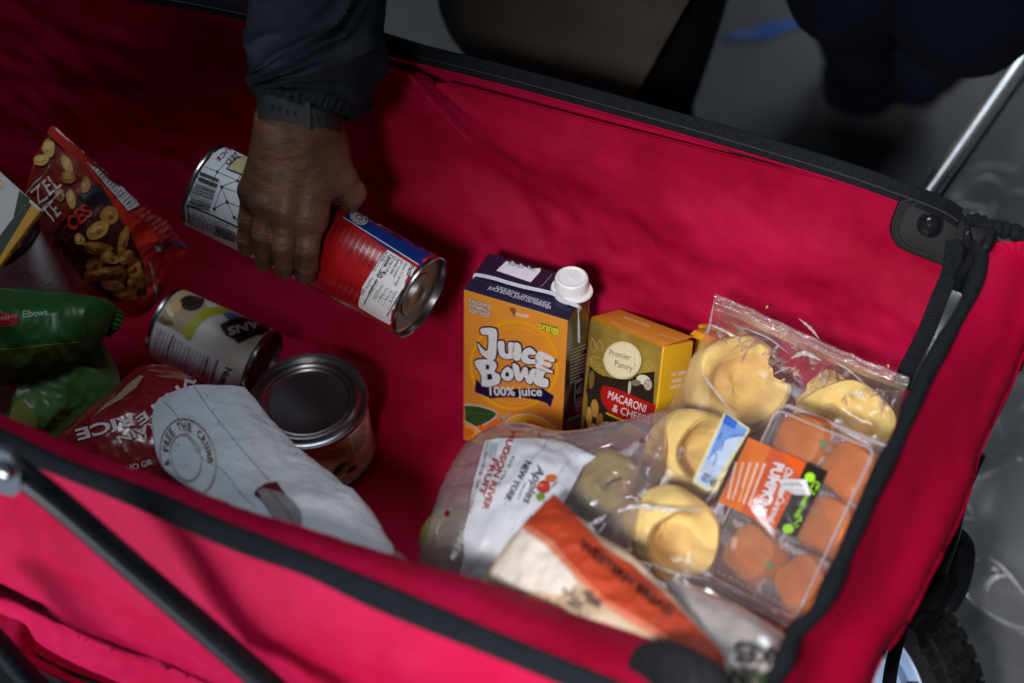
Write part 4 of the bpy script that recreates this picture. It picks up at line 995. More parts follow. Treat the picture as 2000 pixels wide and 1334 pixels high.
P.poly([(926, 750), (990, 800), (1080, 826), (1180, 835), (1240, 800), (1330, 785), (1322, 1000), (1318, 1160), (890, 1140), (905, 900)], DB, 0)
P.line([(926, 748), (985, 798), (1080, 826), (1180, 832), (1230, 800), (1332, 785)], 2.6, ink(16, 14, 12), 1, True)
for x, y, rx, ry, c_, r_ in [(940, 830, 16, 60, (120, 92, 40), 5), (960, 1010, 22, 60, (176, 130, 62), -4), (925, 1060, 18, 60, (196, 150, 80), 0), (990, 1080, 20, 40, (150, 104, 50), 10), (1175, 880, 9, 44, (190, 184, 170), 4), (1260, 830, 44, 30, (212, 204, 184), 8), (1290, 860, 26, 34, (168, 158, 140), 0), (1215, 850, 30, 20, (120, 108, 92), 0), (1030, 1110, 40, 18, (206, 170, 110), 0), (1075, 1105, 20, 12, (232, 214, 170), 0), (940, 1120, 26, 20, (214, 170, 90), 0), (905, 1000, 8, 80, (140, 100, 40), 3)]:
    P.ell(x, y, rx, ry, ink(*c_), 1, rot=r_, wob=.06, seed=int(x))
P.poly([(1100, 1140), (1160, 1096), (1240, 1130), (1318, 1180), (1200, 1180)], ink(206, 170, 30), 1)
for q in [[(945, 570), (935, 620), (950, 660), (968, 640), (960, 600), (945, 570)], [(990, 580), (975, 620), (990, 650), (1010, 640), (1000, 600), (990, 580)], [(930, 690), (945, 740), (1010, 745)], [(945, 685), (1005, 700), (1000, 730), (945, 715), (945, 685)], [(950, 770), (985, 760), (1020, 790), (1010, 810)], [(1270, 740), (1290, 710), (1310, 740), (1320, 770)], [(1230, 750), (1262, 728), (1300, 770)]]: P.line(q, .7, ink(206, 190, 110), 1, True)
P.ell(1133, 712, 122, 120, ink(130, 104, 50), 1, rot=20, n=48); P.ell(1132, 710, 117, 116, CR, 2, rot=20, n=48); P.ell(1132, 710, 110, 109, ink(176, 150, 96), 3, rot=20, n=48, inner=.985)
P.text('Premier', (1052, 676), (1190, 712), (-8, -40), ink(110, 30, 34), 3, -.004, shear=.35)
P.text('Pantry', (1086, 745), (1200, 782), (-8, -44), ink(110, 30, 34), 3, -.004, shear=.35); P.line([(1200, 770), (1212, 720), (1204, 690)], .6, ink(110, 90, 50), 3, True); P.text('TM', (1203, 745), (1218, 749), 8, ink(110, 30, 34), 3)
P.poly([(1022, 866), (1100, 888), (1345, 990), (1338, 1062), (1240, 1096), (1170, 1096), (1110, 1068), (1050, 1030), (1015, 985), (996, 935), (998, 895), (1006, 874)], RD, 2, smooth=0)
P.line([(1030, 1036), (1100, 1070), (1180, 1100)], 3, ink(220, 180, 40), 2)
P.text('MACARONI', (1042, 944), (1274, 1036), (12, -50), W_, 4, .0); P.text('& CHEESE', (1070, 1024), (1300, 1106), (10, -46), W_, 4, .0)
P.text('MACARONI', (1150, 452), (1300, 512), (18, -14), ink(232, 190, 140), 1, .01) if False else None
P.text('MACARONI', (1306, 496), (1150, 440), (-14, 14), ink(236, 200, 150), 1, .01)
P.text('NET WT 7.25 OZ 206g', (1424, 606), (1062, 470), (-12, 11), ink(236, 200, 150), 1)
P.ell(1412, 556, 88, 30, ink(220, 150, 80), 1, rot=14, inner=.92); P.text('Premier Pantry', (1470, 576), (1360, 545), (-10, 14), ink(236, 200, 150), 1, shear=.3)
for s_, x0, y0, x1 in [('TO OPEN:', 1430, 812, 1530), ('PRESS IN', 1436, 852, 1530), ('AND PULL', 1418, 892, 1524)]: P.text(s_, (x0, y0), (x1, y0 - 18), (0, -24), W_, 1, .0)
P.line([(1385, 628), (1345, 990), (1330, 1100)], 3.0, ink(214, 160, 20), 3)
t.part('label_print', P.mb, sub=kb)
t.part('top_flap', fl2); t.done()
t = Thing('food_box', 'small yellow box corner behind the clear bag, right of the macaroni box', 'box')
mb = MB(); mb.box(at(1350, 660, z=.365) + V(0, 0, -.12), mx * .05, my * .02, V(0, .02, .118), MY, .001, mats6=[MY, MY, MY, MY, MY, MO]); kb = t.part('body', mb)
t.part('tuck_flap', MB().box(at(1344, 656, z=.370), mx * .03, my * .012, V(.004, .003, .006), MO, .0008)); t.done()

# ================================================================== big can with ringed lid
LAB = pbr('label_pink', (.62, .47, .45, 1), .4, vary=.2, vscale=50)
t = Thing('food_can', 'wide can standing upright with a ringed silver lid facing up', 'can')
R = .0520; c0 = at(600, 781, z=.292); axv = V(-.05, -.10, 1).normalized(); H = .070
LIDM = pbr('lid_grey', (.44, .45, .48, 1), .30, metal=1, bump=.04, bscale=500, vary=.08, vscale=60)
mb = MB(); mb.lathe(c0 - axv * H, axv, [(R * .97, .002), (R * .985, .004), (R * .985, H - .005), (R * .97, H - .004)], LAB, 80); kb = t.part('body', mb)
ld = MB(); ld.lathe(c0, axv, [(R * .985, -.0052), (R * 1.03, -.0048), (R * 1.045, -.003), (R * 1.04, -.0006), (R * 1.015, 0), (R * .985, -.0008), (R * .97, -.0038), (R * .945, -.0046), (R * .90, -.0042), (R * .86, -.0030), (R * .83, -.0012), (R * .80, -.0010), (R * .775, -.0026), (R * .755, -.0030), (R * .735, -.0018), (R * .71, -.0016), (R * .69, -.0030), (R * .66, -.0036), (R * .3, -.0034), (.0001, -.0034)], LIDM, 96); t.part('lid', ld)
t.part('end_rim', MB().lathe(c0 - axv * H, axv, [(R * .97, .003), (R * 1.02, .002), (R * 1.03, 0), (R * 1.0, -.001), (R * .9, .003), (.0001, .003)], STEEL, 64))
P = Print([mb], 3.333, (200, 700), gap=.0002)
P.poly([(1280, 640), (1420, 590), (1560, 520), (1610, 510), (1640, 640), (1560, 760), (1480, 820), (1380, 790)], ink(170, 134, 80), 0)
for x, y, rx, ry, c_, r_ in [(1480, 640, 70, 40, (150, 110, 56), -25), (1460, 690, 60, 34, (176, 138, 122), -30), (1560, 700, 60, 20, (48, 38, 28), -30), (1540, 620, 50, 26, (140, 124, 50), -30), (1600, 680, 50, 20, (168, 120, 100), -35), (1500, 760, 60, 18, (40, 32, 24), -30), (1620, 720, 40, 16, (44, 34, 26), -40), (1560, 740, 30, 12, (160, 116, 90), -30)]: P.ell(x, y, rx, ry, ink(*c_), 1, rot=r_, wob=.1, seed=x)
P.poly([(1606, 500), (1660, 450), (1705, 380), (1735, 560), (1690, 620), (1640, 650)], ink(206, 172, 168), 1); P.smalltext((1625, 520), (1700, 430), (18, 100), 11, DK, 2, 1.0, 12)
P.poly([(1340, 690), (1400, 685), (1420, 780), (1385, 770), (1350, 715)], ink(22, 34, 96), 2); P.text('C', (1320, 690), (1350, 680), (0, -40), ink(30, 30, 40), 2, .03)
t.part('label_print', P.mb, sub=kb); t.done()

# ================================================================== mushroom can lying on its side
t = Thing('food_can', 'white bean can lying on its side with brown banner and nutrition panel', 'can')
c0, c1 = at(326, 632, z=.300), at(512, 716, z=.290)
CREAM = pbr('label_cream', (.56, .55, .50, 1), .4, vary=.06, vscale=50)
mb, kb = can(t, c0, c1, .0345, CREAM)
P = Print([mb], 3.994, (0, 500), gap=.0002)
P.poly([(1110, 560), (1180, 400), (1330, 280), (1480, 270), (1570, 330), (1640, 420), (1540, 480), (1440, 620), (1330, 560), (1210, 500), (1190, 620), (1150, 740)], ink(168, 150, 116), 0)
for x, y, rx, ry, c_, r_ in [(1240, 500, 70, 36, (120, 106, 84), 30), (1380, 320, 100, 30, (200, 176, 130), -20), (1360, 380, 60, 60, (206, 176, 120), 10), (1320, 420, 26, 70, (230, 210, 170), -25), (1490, 370, 90, 60, (48, 34, 32), 12), (1250, 420, 60, 20, (150, 134, 100), -40), (1180, 560, 20, 50, (136, 120, 90), 10), (1310, 520, 50, 20, (110, 96, 70), 10), (1560, 340, 40, 20, (60, 44, 40), 20)]: P.ell(x, y, rx, ry, ink(*c_), 1, rot=r_, wob=.1, seed=x)
P.poly([(1430, 600), (1480, 520), (1560, 440), (1660, 400), (1760, 410), (1790, 440), (1680, 460), (1600, 500), (1540, 560), (1480, 660)], ink(160, 160, 30), 1, smooth=3)
P.poly([(1740, 455), (1800, 440), (1880, 470), (1860, 500), (1780, 500)], ink(70, 100, 140), 1)
P.poly([(1712, 540), (1800, 500), (1870, 480), (1990, 470), (2120, 500), (2120, 610), (2000, 625), (1860, 686), (1820, 650), (1760, 622)], ink(40, 22, 22), 2)
P.text('BEANS', (2135, 465), (1775, 565), (16, 62), ink(206, 204, 206), 4, .03)
P.poly([(1212, 500), (1830, 880), (1800, 990), (1775, 1040), (1560, 1000), (1330, 900), (1180, 800), (1140, 750), (1150, 640), (1180, 560)], ink(206, 206, 214), 2)
P.text('Nutrition', (1765, 862), (1640, 1130), (56, 22), DK, 4, .03)
P.text('Calories', (1620, 772), (1575, 930), (28, 10), DK, 4, .02)
P.line([(1362, 612), (1318, 720), (1300, 810)], 2.2, DK, 3); P.line([(1705, 812), (1665, 920), (1645, 1010)], 3.4, DK, 3); P.line([(1240, 560), (1210, 660), (1225, 780)], .7, DK, 3)
for i in range(16):
    x, y = 1262 + i * 28, 575 + i * 17
    P.smalltext((x, y), (x - 50, y + 130 + (i % 3) * 20), (4, 2), 1, DK, 3, 1.0 if i % 4 else 1.8, 100 + i)
t.part('label_print', P.mb, sub=kb); t.done()
# ================================================================== left pile
t = Thing('snack_bag', 'glossy red bag of pretzel pieces with a white nutrition strip, leaning on the far panel', 'snack bag')
BAGR = pbr('bag_red', (.50, .030, .018, 1), .28, spec=.5, coat=.5, bump=.35, bscale=45, vary=.15, vscale=30)
mb = pillow([[(48, 388, .43), (66, 316, .445), (104, 246, .462)], [(92, 452, .41), (142, 370, .43), (180, 318, .44)], [(138, 528, .37), (204, 450, .40), (262, 394, .40)],
             [(176, 586, .34), (258, 520, .36), (318, 436, .35)], [(214, 612, .32), (292, 606, .32), (368, 490, .325)]], .020, .012, BAGR, 130, 130, .007, 18, 4, .55, True, crk=.0022)
k = t.part('pouch', mb)
P = Print([mb], 3.994, (0, 200), gap=.0004, maxlen=7)
P.poly([(200, 720), (290, 450), (360, 250), (420, 200), (560, 360), (760, 620), (860, 760), (1000, 1000), (1100, 1200), (1150, 1500), (900, 1560), (760, 1480), (520, 1250), (420, 1100), (320, 960)], ink(122, 30, 24), 0)
P.poly([(430, 1100), (560, 800), (700, 720), (860, 790), (990, 1000), (1120, 1250), (1140, 1500), (900, 1550), (700, 1400)], ink(70, 22, 14), 1)
P.poly([(600, 740), (700, 660), (780, 640), (870, 790), (800, 800), (700, 790)], ink(32, 34, 38), 2)
P.poly([(420, 1010), (560, 850), (640, 780), (760, 790), (700, 930), (560, 1050), (470, 1130)], ink(40, 24, 24), 2)
rn = random.Random(5)
blobs = [(390, 370, 48, 66, 0), (330, 460, 56, 44, -20), (525, 490, 34, 80, -25), (540, 590, 52, 50, 0), (668, 650, 36, 74, 5), (560, 760, 36, 74, -10), (850, 890, 74, 66, 0), (760, 1000, 90, 64, -30), (630, 1065, 36, 48, -20), (765, 1135, 112, 50, 8), (955, 1090, 34, 120, 12), (740, 1260, 64, 66, 0), (860, 1210, 80, 44, 20), (800, 1330, 100, 50, -20), (980, 1210, 60, 40, -50), (1040, 1290, 52, 80, 10), (930, 1330, 50, 70, -10), (880, 1420, 90, 42, 12), (1030, 1420, 42, 70, 0), (700, 1350, 40, 60, 20), (470, 720, 34, 60, -10), (1090, 1370, 26, 90, -5), (980, 1500, 90, 36, 10)]
for i, (x, y, rx, ry, r_) in enumerate(blobs):
    cc = rn.choice([(196, 146, 76), (176, 122, 58), (206, 166, 96), (166, 108, 40)])
    P.ell(x, y, rx * 1.08, ry * 1.08, ink(60, 28, 14), 3, rot=r_, wob=.07, seed=i); P.ell(x - 2, y - 3, rx, ry, ink(*cc), 4, rot=r_, wob=.07, seed=i)
    P.ell(x - rx * .15, y - ry * .2, rx * .55, ry * .5, ink(min(255, cc[0] + 22), cc[1] + 24, cc[2] + 24), 5, rot=r_ + 20, wob=.12, seed=i + 50)
    if i > 5: P.ell(x + rx * .1, y + ry * .1, rx * .3, ry * .26, ink(cc[0] - 50, cc[1] - 50, cc[2] - 20), 6, rot=r_, wob=.15, seed=i + 90)
CRM = ink(214, 206, 200)
P.poly([(225, 690), (400, 490), (480, 640), (330, 800)], ink(96, 22, 16), 6) if False else None
P.text('PRETZEL', (60, 1090), (492, 668), (-88, -100), CRM, 7, .0) if False else P.text('ZEL', (318, 800), (492, 655), (-72, -108), CRM, 7, .0)
P.text('TE', (404, 952), (494, 862), (-84, -112), CRM, 7, .0)
P.line([(215, 720), (350, 560), (396, 492)], 1.0, CRM, 7); P.line([(340, 815), (510, 690)], 1.2, CRM, 7)
P.text('PIE', (480, 1150), (590, 1020), (-60, -80), ink(96, 30, 26), 7, .03); P.text('CES', (580, 1010), (722, 880), (-64, -96), ink(196, 40, 34), 7, .03)
P.poly([(540, 330), (575, 312), (680, 420), (850, 580), (1030, 690), (1130, 780), (990, 852), (900, 740), (800, 630), (650, 450)], ink(206, 202, 204), 3)
for i in range(24):
    k_ = i / 23; x, y = 560 + 470 * k_, 330 + 450 * k_ ; w_ = 20 + 56 * k_; P.line([(x - w_ * .6 + 6, y + w_ * .5 + 10), (x + w_ * 1.0, y - w_ * .55)], rn.choice([1.2, 2.0, 2.6]), ink(70, 76, 92), 4)
for i in range(9):
    x, y = 1040 + i * 36, 830 + i * 32; P.smalltext((x, y + 30), (x + 110, y - 25), (10, 10), 2, ink(190, 120, 120), 4, 1.8, 200 + i)
P.poly([(1185, 1110), (1300, 1090), (1440, 1080), (1468, 1150), (1350, 1120), (1240, 1165)], ink(70, 84, 110), 4); P.poly([(1190, 1110), (1245, 1120), (1250, 1155), (1205, 1165)], ink(190, 190, 196), 5)
P.line([(1150, 1250), (1170, 1300), (1190, 1400), (1205, 1500), (1185, 1560)], 3.0, ink(190, 176, 184), 5, True)
t.part('front_print', P.mb, sub=k)
sl = MB(); 
e = [at(x, y, z=z_ + .010) for x, y, z_ in [(100, 246, .462), (140, 283, .452), (180, 318, .440), (222, 358, .42)]]; e2 = [p + (AX * .006 - AY * .003) for p in e]
sl.grid(loft([[p - AX * .004 - AY * .006 for p in e], e, e2], 40, 6), BAGR); t.part('seal_strip', sl, sub=k); t.done()

# white, green and yellow box at the left edge
t = Thing('food_box', 'white box corner with green and yellow stripes at the left edge', 'box')
BW = pbr('box_white', (.60, .60, .58, 1), .5, vary=.05, vscale=30)
a, b_, c_ = at(-70, 270, z=.47), at(82, 408, z=.45), at(-90, 640, z=.42)
ex = b_ - a; ey = (c_ - b_); n_ = ex.cross(ey).normalized(); n_ = n_ if n_.dot(CAM - a) > 0 else -n_
mb = MB(); mb.box(a - n_ * .007, ex, ey, n_ * .007, BW, .002); k = t.part('body', mb)
P = Print([mb], 3.994, (0, 200), gap=.0003)
P.poly([(150, 690), (262, 776), (-200, 1550), (-340, 1400), (0, 1040), (105, 900)], ink(36, 54, 34), 0); P.line([(140, 885), (200, 800)], 1.4, ink(90, 110, 90), 1)
P.poly([(262, 776), (328, 824), (-100, 1560), (-200, 1540)], ink(206, 150, 20), 1); P.ell(-30, 640, 60, 50, ink(220, 190, 150), 1)
t.part('stripe_print', P.mb, sub=k); t.done()

# white can lying behind the green bag
t = Thing('food_can', 'white labelled can lying under the striped box at the left edge, dark end showing', 'can')
c0, c1 = at(0, 468, d=1.835), at(104, 612, d=1.90)
mb, kb = can(t, c0, c1, .0375, WHITE, inner=pbr('dull_tin', (.06, .065, .07, 1), .4, metal=.7))
P = Print([mb], 3.994, (0, 200), gap=.0002)
for i in range(9): P.smalltext((20 + i * 46, 1390 + i * 14 - 20), (120 + i * 46, 1250 + i * 26), (16, 8), 2, ink(120, 120, 132), 1, 1.4, 300 + i)
t.part('label_print', P.mb, sub=kb); t.done()

# green pasta bags
GB = pbr('bag_green', (.018, .095, .020, 1), .42, spec=.35, coat=.1, bump=.6, bscale=40, vary=.2, vscale=20)
GB2 = pbr('bag_green_pale', (.045, .125, .028, 1), .42, spec=.35, coat=.1, bump=.4, bscale=40, vary=.45, vscale=18)
t = Thing('pasta_bag', 'dark green pasta bag with red oval badge, upper of the two green bags', 'pasta bag')
mb = pillow([[(-120, 556, .42), (0, 562, .42), (90, 567, .415), (160, 576, .41), (206, 586, .40)], [(-120, 610, .42), (0, 620, .42), (90, 620, .415), (170, 618, .41), (222, 606, .40)],
             [(-120, 690, .40), (0, 690, .40), (90, 680, .395), (170, 652, .395), (214, 632, .395)], [(-120, 745, .37), (0, 748, .37), (80, 738, .37), (150, 694, .375), (196, 650, .385)]], .010, .012, GB, 150, 100, .0130, 11, 14, .8, True, oct_=1, crk=.0020)
k = t.part('pouch', mb); P = Print([mb], 3.994, (0, 500), gap=.0004, maxlen=7)
sm = MB(); G = loft([pts([(204, 586, .402), (222, 606, .402), (213, 632, .398), (196, 650, .388)]), pts([(214, 588, .402), (234, 610, .402), (226, 638, .398), (206, 656, .388)]), pts([(220, 592, .400), (240, 612, .400), (234, 640, .396), (212, 660, .386)])], 70, 8)
for j, r in enumerate(G):
    for i, p in enumerate(r): r[i] = p + AZ * (.0012 * math.sin(i * .9) + .004 * fbm(p, 30, 6))
sm.grid(G, GB); t.part('seal_strip', sm, sub=k)
P.poly([(-300, 745), (0, 738), (200, 720), (420, 692), (640, 668), (500, 800), (350, 930), (0, 1010), (-300, 1010)], ink(58, 76, 22), 0)
P.line([(-200, 735), (0, 728), (200, 712), (420, 686), (640, 666)], 1.6, ink(130, 150, 20), 1, True)
P.ell(30, 495, 118, 48, ink(150, 24, 26), 1); P.ell(30, 515, 110, 34, ink(190, 90, 40), 1, inner=.9); P.text('Maria', (-20, 512), (130, 482), (-4, -32), ink(206, 150, 150), 2, shear=.2)
P.text('Elbows', (178, 484), (372, 466), (-6, -54), ink(150, 190, 160), 1, .02)
for i in range(16): P.line([(20 + i * 30, 745 - i * 3), (16 + i * 30, 860 - i * 5)], .7, ink(46, 60, 20), 1)
t.part('front_print', P.mb, sub=k); t.done()
t = Thing('pasta_bag', 'crumpled green bag with a yellow patch, lower of the two green bags', 'pasta bag')
mb = pillow([[(40, 742, .335), (110, 700, .345), (185, 658, .35), (208, 680, .35)], [(24, 780, .345), (90, 750, .355), (160, 720, .355), (232, 742, .345)], [(14, 815, .35), (80, 810, .36), (150, 790, .355), (230, 790, .345)], [(12, 842, .345), (60, 852, .345), (110, 858, .345), (180, 826, .34)]], .008, .010, GB2, 130, 110, .018, 12, 17, .8, True, oct_=1, crk=.0028)
k = t.part('pouch', mb); P = Print([mb], 3.994, (0, 500), gap=.0004, maxlen=7)
P.poly([(60, 1300), (120, 1130), (190, 1110), (300, 1290), (260, 1400), (80, 1380)], ink(112, 112, 56), 1)
for i in range(4): P.line([(150 + i * 28, 1120 + i * 8), (220 + i * 26, 1330)], .9, ink(140, 140, 84), 2)
t.part('front_print', P.mb, sub=k); t.done()
t = Thing('paper_bag', 'scrap of white printed packaging under the lower green bag at left edge', 'packaging')
mb = pillow([[(-90, 730, .335), (-30, 735, .335), (28, 762, .335)], [(-90, 790, .335), (-30, 800, .335), (18, 810, .33)], [(-90, 870, .33), (-30, 870, .33), (2, 850, .325)]], .012, .01, BW, 40, 40, .003, 30, 20)
k = t.part('pouch', mb); P = Print([mb], 3.994, (0, 500), gap=.0004, maxlen=7)
for i in range(7): P.line([(-10, 1000 + i * 34), (60 - i * 4, 1030 + i * 34), (90 - i * 10, 1100 + i * 24)], .7, ink(120, 110, 116), 1, True)
t.part('front_print', P.mb, sub=k); t.done()

# rice bag
t = Thing('rice_bag', 'dark red plastic bag of white rice lying against the near side', 'rice bag')
RB = pbr('bag_darkred', (.20, .010, .016, 1), .26, spec=.5, coat=.5, bump=.35, bscale=36, vary=.12, vscale=20)
mb = pillow([[(228, 770, .35), (268, 726, .355), (305, 716, .36), (345, 722, .36), (420, 775, .36)], [(180, 806, .355), (240, 790, .365), (290, 790, .37), (350, 800, .37), (430, 850, .36)],
             [(112, 852, .36), (180, 850, .37), (250, 860, .375), (340, 880, .37), (440, 930, .36)], [(90, 900, .35), (170, 930, .36), (250, 960, .365), (340, 980, .36), (460, 1010, .35)]], .010, .014, RB, 150, 110, .010, 12, 25, .7, True, oct_=2, crk=.0012)
k = t.part('pouch', mb)
P = Print([mb], 3.333, (200, 700), gap=.0004, maxlen=7); RW = ink(206, 196, 200)
P.poly([(90, 250), (180, 160), (250, 110), (268, 120), (220, 190), (120, 270), (10, 330), (-60, 380), (20, 300)], ink(150, 130, 110), 0)
P.text('WHITE', (640, 60), (215, 395), (34, 52), RW, 2, .02)
P.text('RICE', (190, 365), (-165, 430 + 60), (10, 66), RW, 2, .03) if False else P.text('RICE', (192, 368), (-172, 470), (22, 72), RW, 2, .03)
P.text('GRAIN', (436, 372), (92, 512), (28, 50), RW, 2, .02)
P.text('NO GR', (162, 738), (330, 690), (-10, -36), RW, 2, .02); P.smalltext((240, 762), (330, 780), (0, 14), 2, RW, 2, 1.4, 4)
t.part('front_print', P.mb, sub=k); t.done()

# white bakery paper bag
t = Thing('paper_bag', 'crinkled white paper bag with round bakery seal and oval window, beside the ringed lid', 'paper bag')
PW = pbr('paper_white', (.56, .60, .66, 1), .62, spec=.3, bump=.3, bscale=60, vary=.06, vscale=40, bdist=.003)
rows = [[(302, 783, .385), (340, 766, .392), (380, 754, .398), (430, 754, .398), (478, 758, .395)], [(298, 842, .40), (350, 826, .405), (405, 812, .408), (460, 806, .405), (520, 810, .40)],
        [(318, 915, .415), (375, 900, .418), (440, 880, .42), (510, 866, .415), (575, 874, .405)], [(395, 970, .435), (450, 955, .435), (520, 935, .43), (590, 925, .42), (650, 938, .41)],
        [(500, 1030, .455), (560, 1010, .452), (620, 992, .445), (675, 985, .435), (722, 1000, .425)], [(620, 1085, .465), (670, 1062, .46), (700, 1055, .455), (735, 1060, .45), (756, 1062, .44)], [(690, 1110, .465), (710, 1100, .462), (740, 1096, .46), (760, 1092, .455), (772, 1092, .45)]]
mb = pillow(rows, .0045, .016, PW, 130, 180, .0050, 12, 30, .35, True, oct_=2, crk=.0013)
k = t.part('pouch', mb); P = Print([mb], 3.333, (200, 700), gap=.0004, maxlen=7)
OL = ink(108, 104, 84); P.line([(595, 182), (720, 360), (880, 560), (980, 680), (1100, 820)], .8, ink(96, 104, 120), 1, True)
P.line([(400, 282), (450, 330), (500, 400), (640, 640), (780, 730), (900, 880), (1000, 980)], .8, ink(90, 94, 110), 1, True)
P.ell(560, 650, 180, 260, OL, 1, rot=-14, inner=.985, n=60); P.ell(560, 650, 172, 250, OL, 1, rot=-14, inner=.99, n=60); P.ell(545, 650, 100, 160, OL, 1, rot=-14, inner=.98, n=50); P.ell(545, 650, 92, 150, ink(150, 152, 150), 1, rot=-14, inner=.97, n=50)
P.arc('THE CRUMB', 560, 650, 122, 184, -98, 22, .30, OL, 2, .02, rot=-14); P.arc('& FREE', 560, 650, 122, 184, 175, 250, .30, OL, 2, .02, rot=-14); P.arc('HEARTH', 560, 650, 122, 184, 150, 40, .30, OL, 2, .02, rot=-14) if False else None
P.smalltext((515, 380), (700, 480), (10, -14), 2, ink(150, 150, 156), 2, .6, 33)
P.poly([(988, 885), (1010, 855), (1060, 822), (1135, 812), (1190, 888), (1250, 940), (1290, 1000), (1302, 1060), (1284, 1126), (1210, 1100), (1130, 1075), (1060, 960)], ink(134, 128, 134), 1)
P.poly([(988, 885), (1010, 855), (1060, 822), (1135, 812), (1192, 890), (1100, 860), (1040, 850), (1010, 870)], ink(96, 8, 24), 2); P.poly([(988, 887), (1010, 870), (1036, 920), (1010, 912)], ink(70, 12, 22), 2)
P.line([(1085, 858), (1180, 980), (1270, 1120)], 1.2, ink(60, 58, 66), 3, True)
rn = random.Random(9)
for i in range(26): P.ell(rn.uniform(450, 1600), rn.uniform(240, 1100), 4, 4, ink(110, 116, 128), 1)
t.part('seal_print', P.mb, sub=k); t.done()
# brown flap beyond it
t = Thing('paper_flap', 'small brown paper corner at the tip of the white bag by the near rim', 'paper')
mb = pillow([[(762, 1086, .455), (775, 1078, .455), (790, 1092, .45)], [(760, 1120, .45), (785, 1110, .45), (812, 1110, .445)]], .003, .003, pbr('kraft', (.25, .13, .09, 1), .7, bump=.3, bscale=80), 20, 20, .001, 30, 3); t.part('paper_flap', mb); t.done()
# ================================================================== right pile
# shortcake dessert shells
CK = pbr('sponge_cake', (.95, .70, .24, 1), .95, spec=.02, bump=.4, bscale=260, vary=.16, vscale=50, bdist=.0016)
CK.node_tree.nodes['Principled BSDF'].inputs['Subsurface Weight'].default_value = .2
CK.node_tree.nodes['Principled BSDF'].inputs['Subsurface Radius'].default_value = (.01, .006, .002)
CRU = pbr('sponge_crumb', (.76, .58, .24, 1), .85, spec=.2, bump=1.0, bscale=300, vary=.12, vscale=120, bdist=.003)
def shell(lab, c, n, R, seed, H=.040, bite=None, sub=None):
    t = Thing('dessert_shell', lab, 'cake', 'sponge dessert shells in the clear bag'); n = Vector(n).normalized(); mb = MB()
    prof = [(.0001, -H * .5), (R * .72, -H * .5), (R * .90, -H * .40), (R * .98, -H * .18), (R, H * .05), (R * .985, H * .28), (R * .92, H * .44), (R * .83, H * .50), (R * .73, H * .47), (R * .63, H * .36), (R * .55, H * .18), (R * .48, -H * .02), (R * .38, -H * .16), (R * .2, -H * .23), (.0001, -H * .25)]
    def wb(r, h, q):
        k = 1 + .035 * math.sin(2 * q + seed) + .02 * math.sin(5 * q + seed * 2)
        if bite:
            d = abs((q - bite[0] + math.pi) % (2 * math.pi) - math.pi)
            if d < bite[1] and r > R * bite[2]: rr = R * bite[2] + (r - R * bite[2]) * (.12 + .88 * (d / bite[1]) ** 6) + .0010 * math.sin(q * 17 + seed); return (rr, h * .85)
        return (r * k, h + .0018 * math.sin(3 * q + seed))
    mb.lathe(c, n, prof, CK, 90, ref=AX, wob=wb); noisy(mb, .0009, 70, seed); noisy(mb, .0036, 20, seed + 3); t.part('dessert_shell', mb); t.done(); return mb
def vd(x, y, z): return (AX * x - AY * y * -1 - 0 * AZ + AZ * z) if False else (AX * x + AY * y + AZ * z)
shell('sponge dessert shell with a bite missing, top left in the clear bag', at(1437, 752, z=.385), vd(.20, .15, 1), .0425, 1, bite=(.42, .36, .66))
shell('sponge dessert shell half turned on its side, below the top left one', at(1352, 888, z=.39), vd(.62, .05, .80), .0385, 2)
shell('lowest sponge dessert shell, left of the pumpkin tray', at(1310, 1042, z=.41), vd(.42, -.28, .85), .0375, 3)
shell('sponge dessert shell seen on its edge, right side under the bag seal', at(1650, 850, z=.40), vd(-.15, .62, .70), .0440, 4, H=.044)
t = Thing('cake_piece', 'torn crumbly piece of sponge cake under the bag seal', 'cake')
mb = MB(); c = at(1608, 762, z=.405)
mb.lathe(c - AY * .014, AY + AX * .25, [(.0001, -.012), (.016, -.010), (.019, .0), (.014, .010), (.0155, .016), (.012, .024), (.006, .028), (.0001, .029)], CRU, 48, wob=lambda r, h, q: (r * (1 + .16 * math.sin(3 * q + 60 * h) + .08 * math.sin(7 * q)), h + .002 * math.sin(4 * q)))
noisy(mb, .004, 90, 7); noisy(mb, .0025, 200, 8); t.part('cake_piece', mb); t.done()
CRM_ = [(1502, 626, 4), (1530, 652, 6), (1524, 640, 3.5), (1555, 728, 6), (1550, 720, 4), (1530, 742, 3.5), (1665, 694, 4), (1735, 715, 3), (1588, 720, 3), (1382, 686, 6), (1386, 676, 4), (1498, 600, 3)]
t = Thing('cake_crumbs', 'yellow cake crumbs scattered in the top of the clear bag', 'crumbs')
mb = MB(); rn = random.Random(2)
for x, y, s_ in CRM_:
    m2 = MB(); m2.lathe(at(x, y, z=.408), AZ, [(.0001, -.001), (s_ * .00042, 0), (s_ * .0003, s_ * .0004), (.0001, s_ * .0005)], CRU, 9, wob=lambda r, h, q: (r * (1 + .4 * math.sin(q * 2 + x)), h)); mb.add(m2.v, m2.f, CRU)
t.part('cake_crumbs', mb, kind='stuff'); o = t.done(); o['kind'] = 'stuff'

